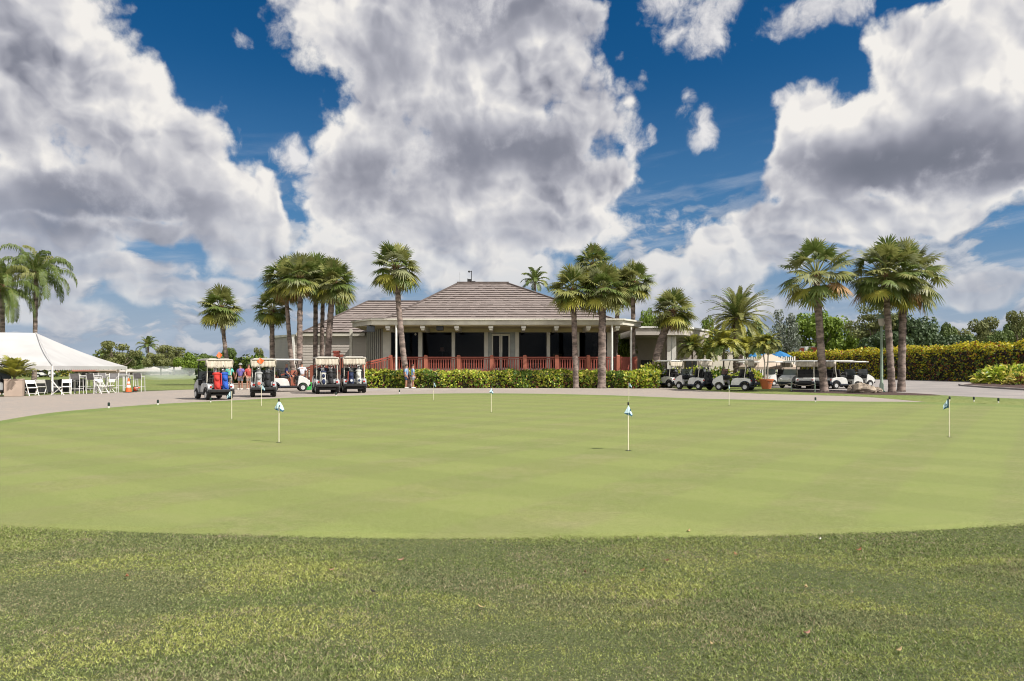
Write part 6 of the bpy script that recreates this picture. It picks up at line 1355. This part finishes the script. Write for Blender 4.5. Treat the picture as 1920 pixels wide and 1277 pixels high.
def person(loc, rz, label, shirt, shorts, hat=None, seated=False, arms=(.06, .10), long=False, hair=HAIR):
    """faces -Y in its own axes; 1.75 m tall when standing"""
    r = empty('person', loc, rz, label, 'person'); hp = .92; V = []; E = []
    def add(p, rad, to=None):
        V.append((*p, rad))
        if to is not None: E.append((to, len(V)-1))
        return len(V)-1
    pel = add((0, 0, hp), (.155, .11)); wst = add((0, 0, 1.08), (.145, .10), pel); ch = add((0, -.01, 1.28), (.165, .11), wst); nk0 = add((0, 0, 1.44), (.075, .07), ch); nk = add((0, -.01, 1.52), .055, nk0)
    hd = add((0, -.02, 1.60), (.072, .085), nk); hd2 = add((0, -.015, 1.67), (.076, .092), hd); add((0, -.005, 1.735), (.05, .06), hd2); add((0, -.115, 1.625), .013, hd)
    for s in (-1, 1):
        sh = add((s*.19, 0, 1.38), .068, ch); el = add((s*(.25+arms[0]), .02-arms[1]*.2, 1.10), .047, sh); wr = add((s*(.24+arms[0]*.8), -.06-arms[1], .87 if not seated else 1.0), .033, el); pm = add((s*(.235+arms[0]*.8), -.08-arms[1]*1.15, .80 if not seated else .98), (.040, .022), wr)
        for k in range(4): f = add((s*(.235+arms[0]*.8)+.0, -.115-arms[1]*1.15+.020*k, .74+.006*(k % 2)), .010, pm); add((s*(.225+arms[0]*.8), -.12-arms[1]*1.15+.020*k, .70+.012*abs(k-1)), .008, f)
        add((s*(.215+arms[0]*.8), -.12-arms[1]*1.15, .775), .011, pm)
        hx = s*.095
        if seated: h1 = add((hx, -.02, hp-.02), .095, pel); kn = add((hx, -.42, hp-.02), .062, h1); an = add((hx, -.46, hp-.44), .042, kn)
        else: h1 = add((hx, 0, hp-.10), .095, pel); kn = add((hx*1.1, -.015, .50), .060, h1); an = add((hx*1.15, .02, .09), .042, kn)
        a = V[an]; add((a[0], a[1]-.15, a[2]-.045), (.045, .03), an)
    skin_mesh('body', V, E, SKIN, r)
    # shirt and shorts follow the body a little outside it
    S = [(0, 0, .93, (.178, .135)), (0, 0, 1.08, (.17, .125)), (0, -.01, 1.28, (.188, .132)), (0, 0, 1.43, (.095, .085))]; SE = [(0, 1), (1, 2), (2, 3)]
    for s in (-1, 1):
        S += [(s*.19, 0, 1.38, .084), (s*(.235+arms[0]*.7), .015-arms[1]*.1, 1.16, .075)]; SE += [(2, len(S)-2), (len(S)-2, len(S)-1)]
        if long: S.append((s*(.24+arms[0]*.8), -.05-arms[1], .90, .045)); SE.append((len(S)-2, len(S)-1))
    skin_mesh('shirt', S, SE, shirt, r, root=1)
    T = [(0, 0, .95, (.172, .13))]; TE = []
    for s in (-1, 1):
        hx = s*.098
        if seated: T += [(hx, -.04, hp-.02, .11), (hx, -.36, hp-.02, .088)]
        else: T += [(hx, 0, hp-.12, .112), (hx*1.1, -.01, .56, .088)]
        TE += [(0, len(T)-2), (len(T)-2, len(T)-1)]
    skin_mesh('shorts', T, TE, shorts, r)
    if not seated:
        for s in (-1, 1): m = MB(); m.box((s*.11, -.05, .045), (.095, .27, .09)); m.build('shoe', M_WHITE if s else M_BLACK, r, bevel=.03)
    m = MB(); m.ball((0, -.015, 1.68), (.086, .102, .095), 12, 8); m.v = [(x, y+(.012 if z < 1.69 else 0), max(z, 1.655)) for x, y, z in m.v]; m.build('hair', hair, r, smooth=True)
    if hat:
        m = MB(); m.lathe([(.17, 1.705), (.175, 1.712), (.10, 1.73), (.098, 1.79), (.085, 1.825), (.03, 1.84)], 18, (0, -.01, 0), 0, 1, 1.12); m.build('hat', hat, r, smooth=True)
    for s in (-1, 1): m = MB(); m.ball((s*.032, -.098, 1.655), .010, 8, 5); m.build('eye', M_BLACK, r)
    return r
T_TEAL = cloth('shirt_teal', (.11, .46, .37)); T_PURP = cloth('shirt_purple', (.17, .13, .38)); T_RED = cloth('shirt_red', (.38, .05, .04)); T_NAVY = cloth('shirt_navy', (.05, .06, .17)); T_WHITE = cloth('shirt_white', (.60, .60, .66)); T_SKY = cloth('shirt_sky', (.22, .37, .55)); K_KHAKI = cloth('shorts_khaki', (.34, .29, .25)); K_GREY = cloth('shorts_grey', (.36, .37, .42)); K_NAVY = cloth('shorts_navy', (.03, .05, .10)); H_WHITE = cloth('hat_white', (.66, .66, .66)); H_GREY = cloth('cap_grey', (.28, .29, .28))
def at(px, py, z=.01): p = G(px, py); return (p.x, p.y, z)
person(at(430, 731), R(185), 'person in a teal shirt and white sun hat standing with back turned', T_TEAL, K_KHAKI, H_WHITE)
person(at(451, 731), R(-8), 'person in a purple polo shirt, grey shorts and cap facing the camera', T_PURP, K_GREY, H_GREY, arms=(.05, .04))
person(at(466, 731), R(60), 'person in a red shirt partly hidden by the second cart', T_RED, K_KHAKI, None)
q = C3.location; person((q.x-.05, q.y+.05, .08), R(114), 'person in a navy shirt sitting in the side-on white cart', T_NAVY, K_NAVY, None, seated=True, hair=H_GREY)
person(at(566, 730, .12), R(200), 'person in a white shirt by the front of the side-on white cart', T_WHITE, K_NAVY, None, arms=(.12, .1))
person(at(762, 728.5), R(80), 'person in a blue shirt walking left in front of the shrub hedge', T_SKY, K_NAVY, None)
person(at(774, 728.5), R(110), 'person in a pale blue shirt walking close behind the other walker', T_SKY, K_GREY, None, arms=(.1, .05))
person(at(4, 741), R(20), 'person in a white shirt and cap at the left edge beside the planter', T_WHITE, K_KHAKI, H_WHITE)
# driver seat person on twin cart
q = C4.location; person((q.x-.28, q.y+.45, .08), R(196), 'person in a teal cap seated in the left one of the twin carts', T_NAVY, K_NAVY, cloth('cap_teal', (.05, .26, .20)), seated=True)
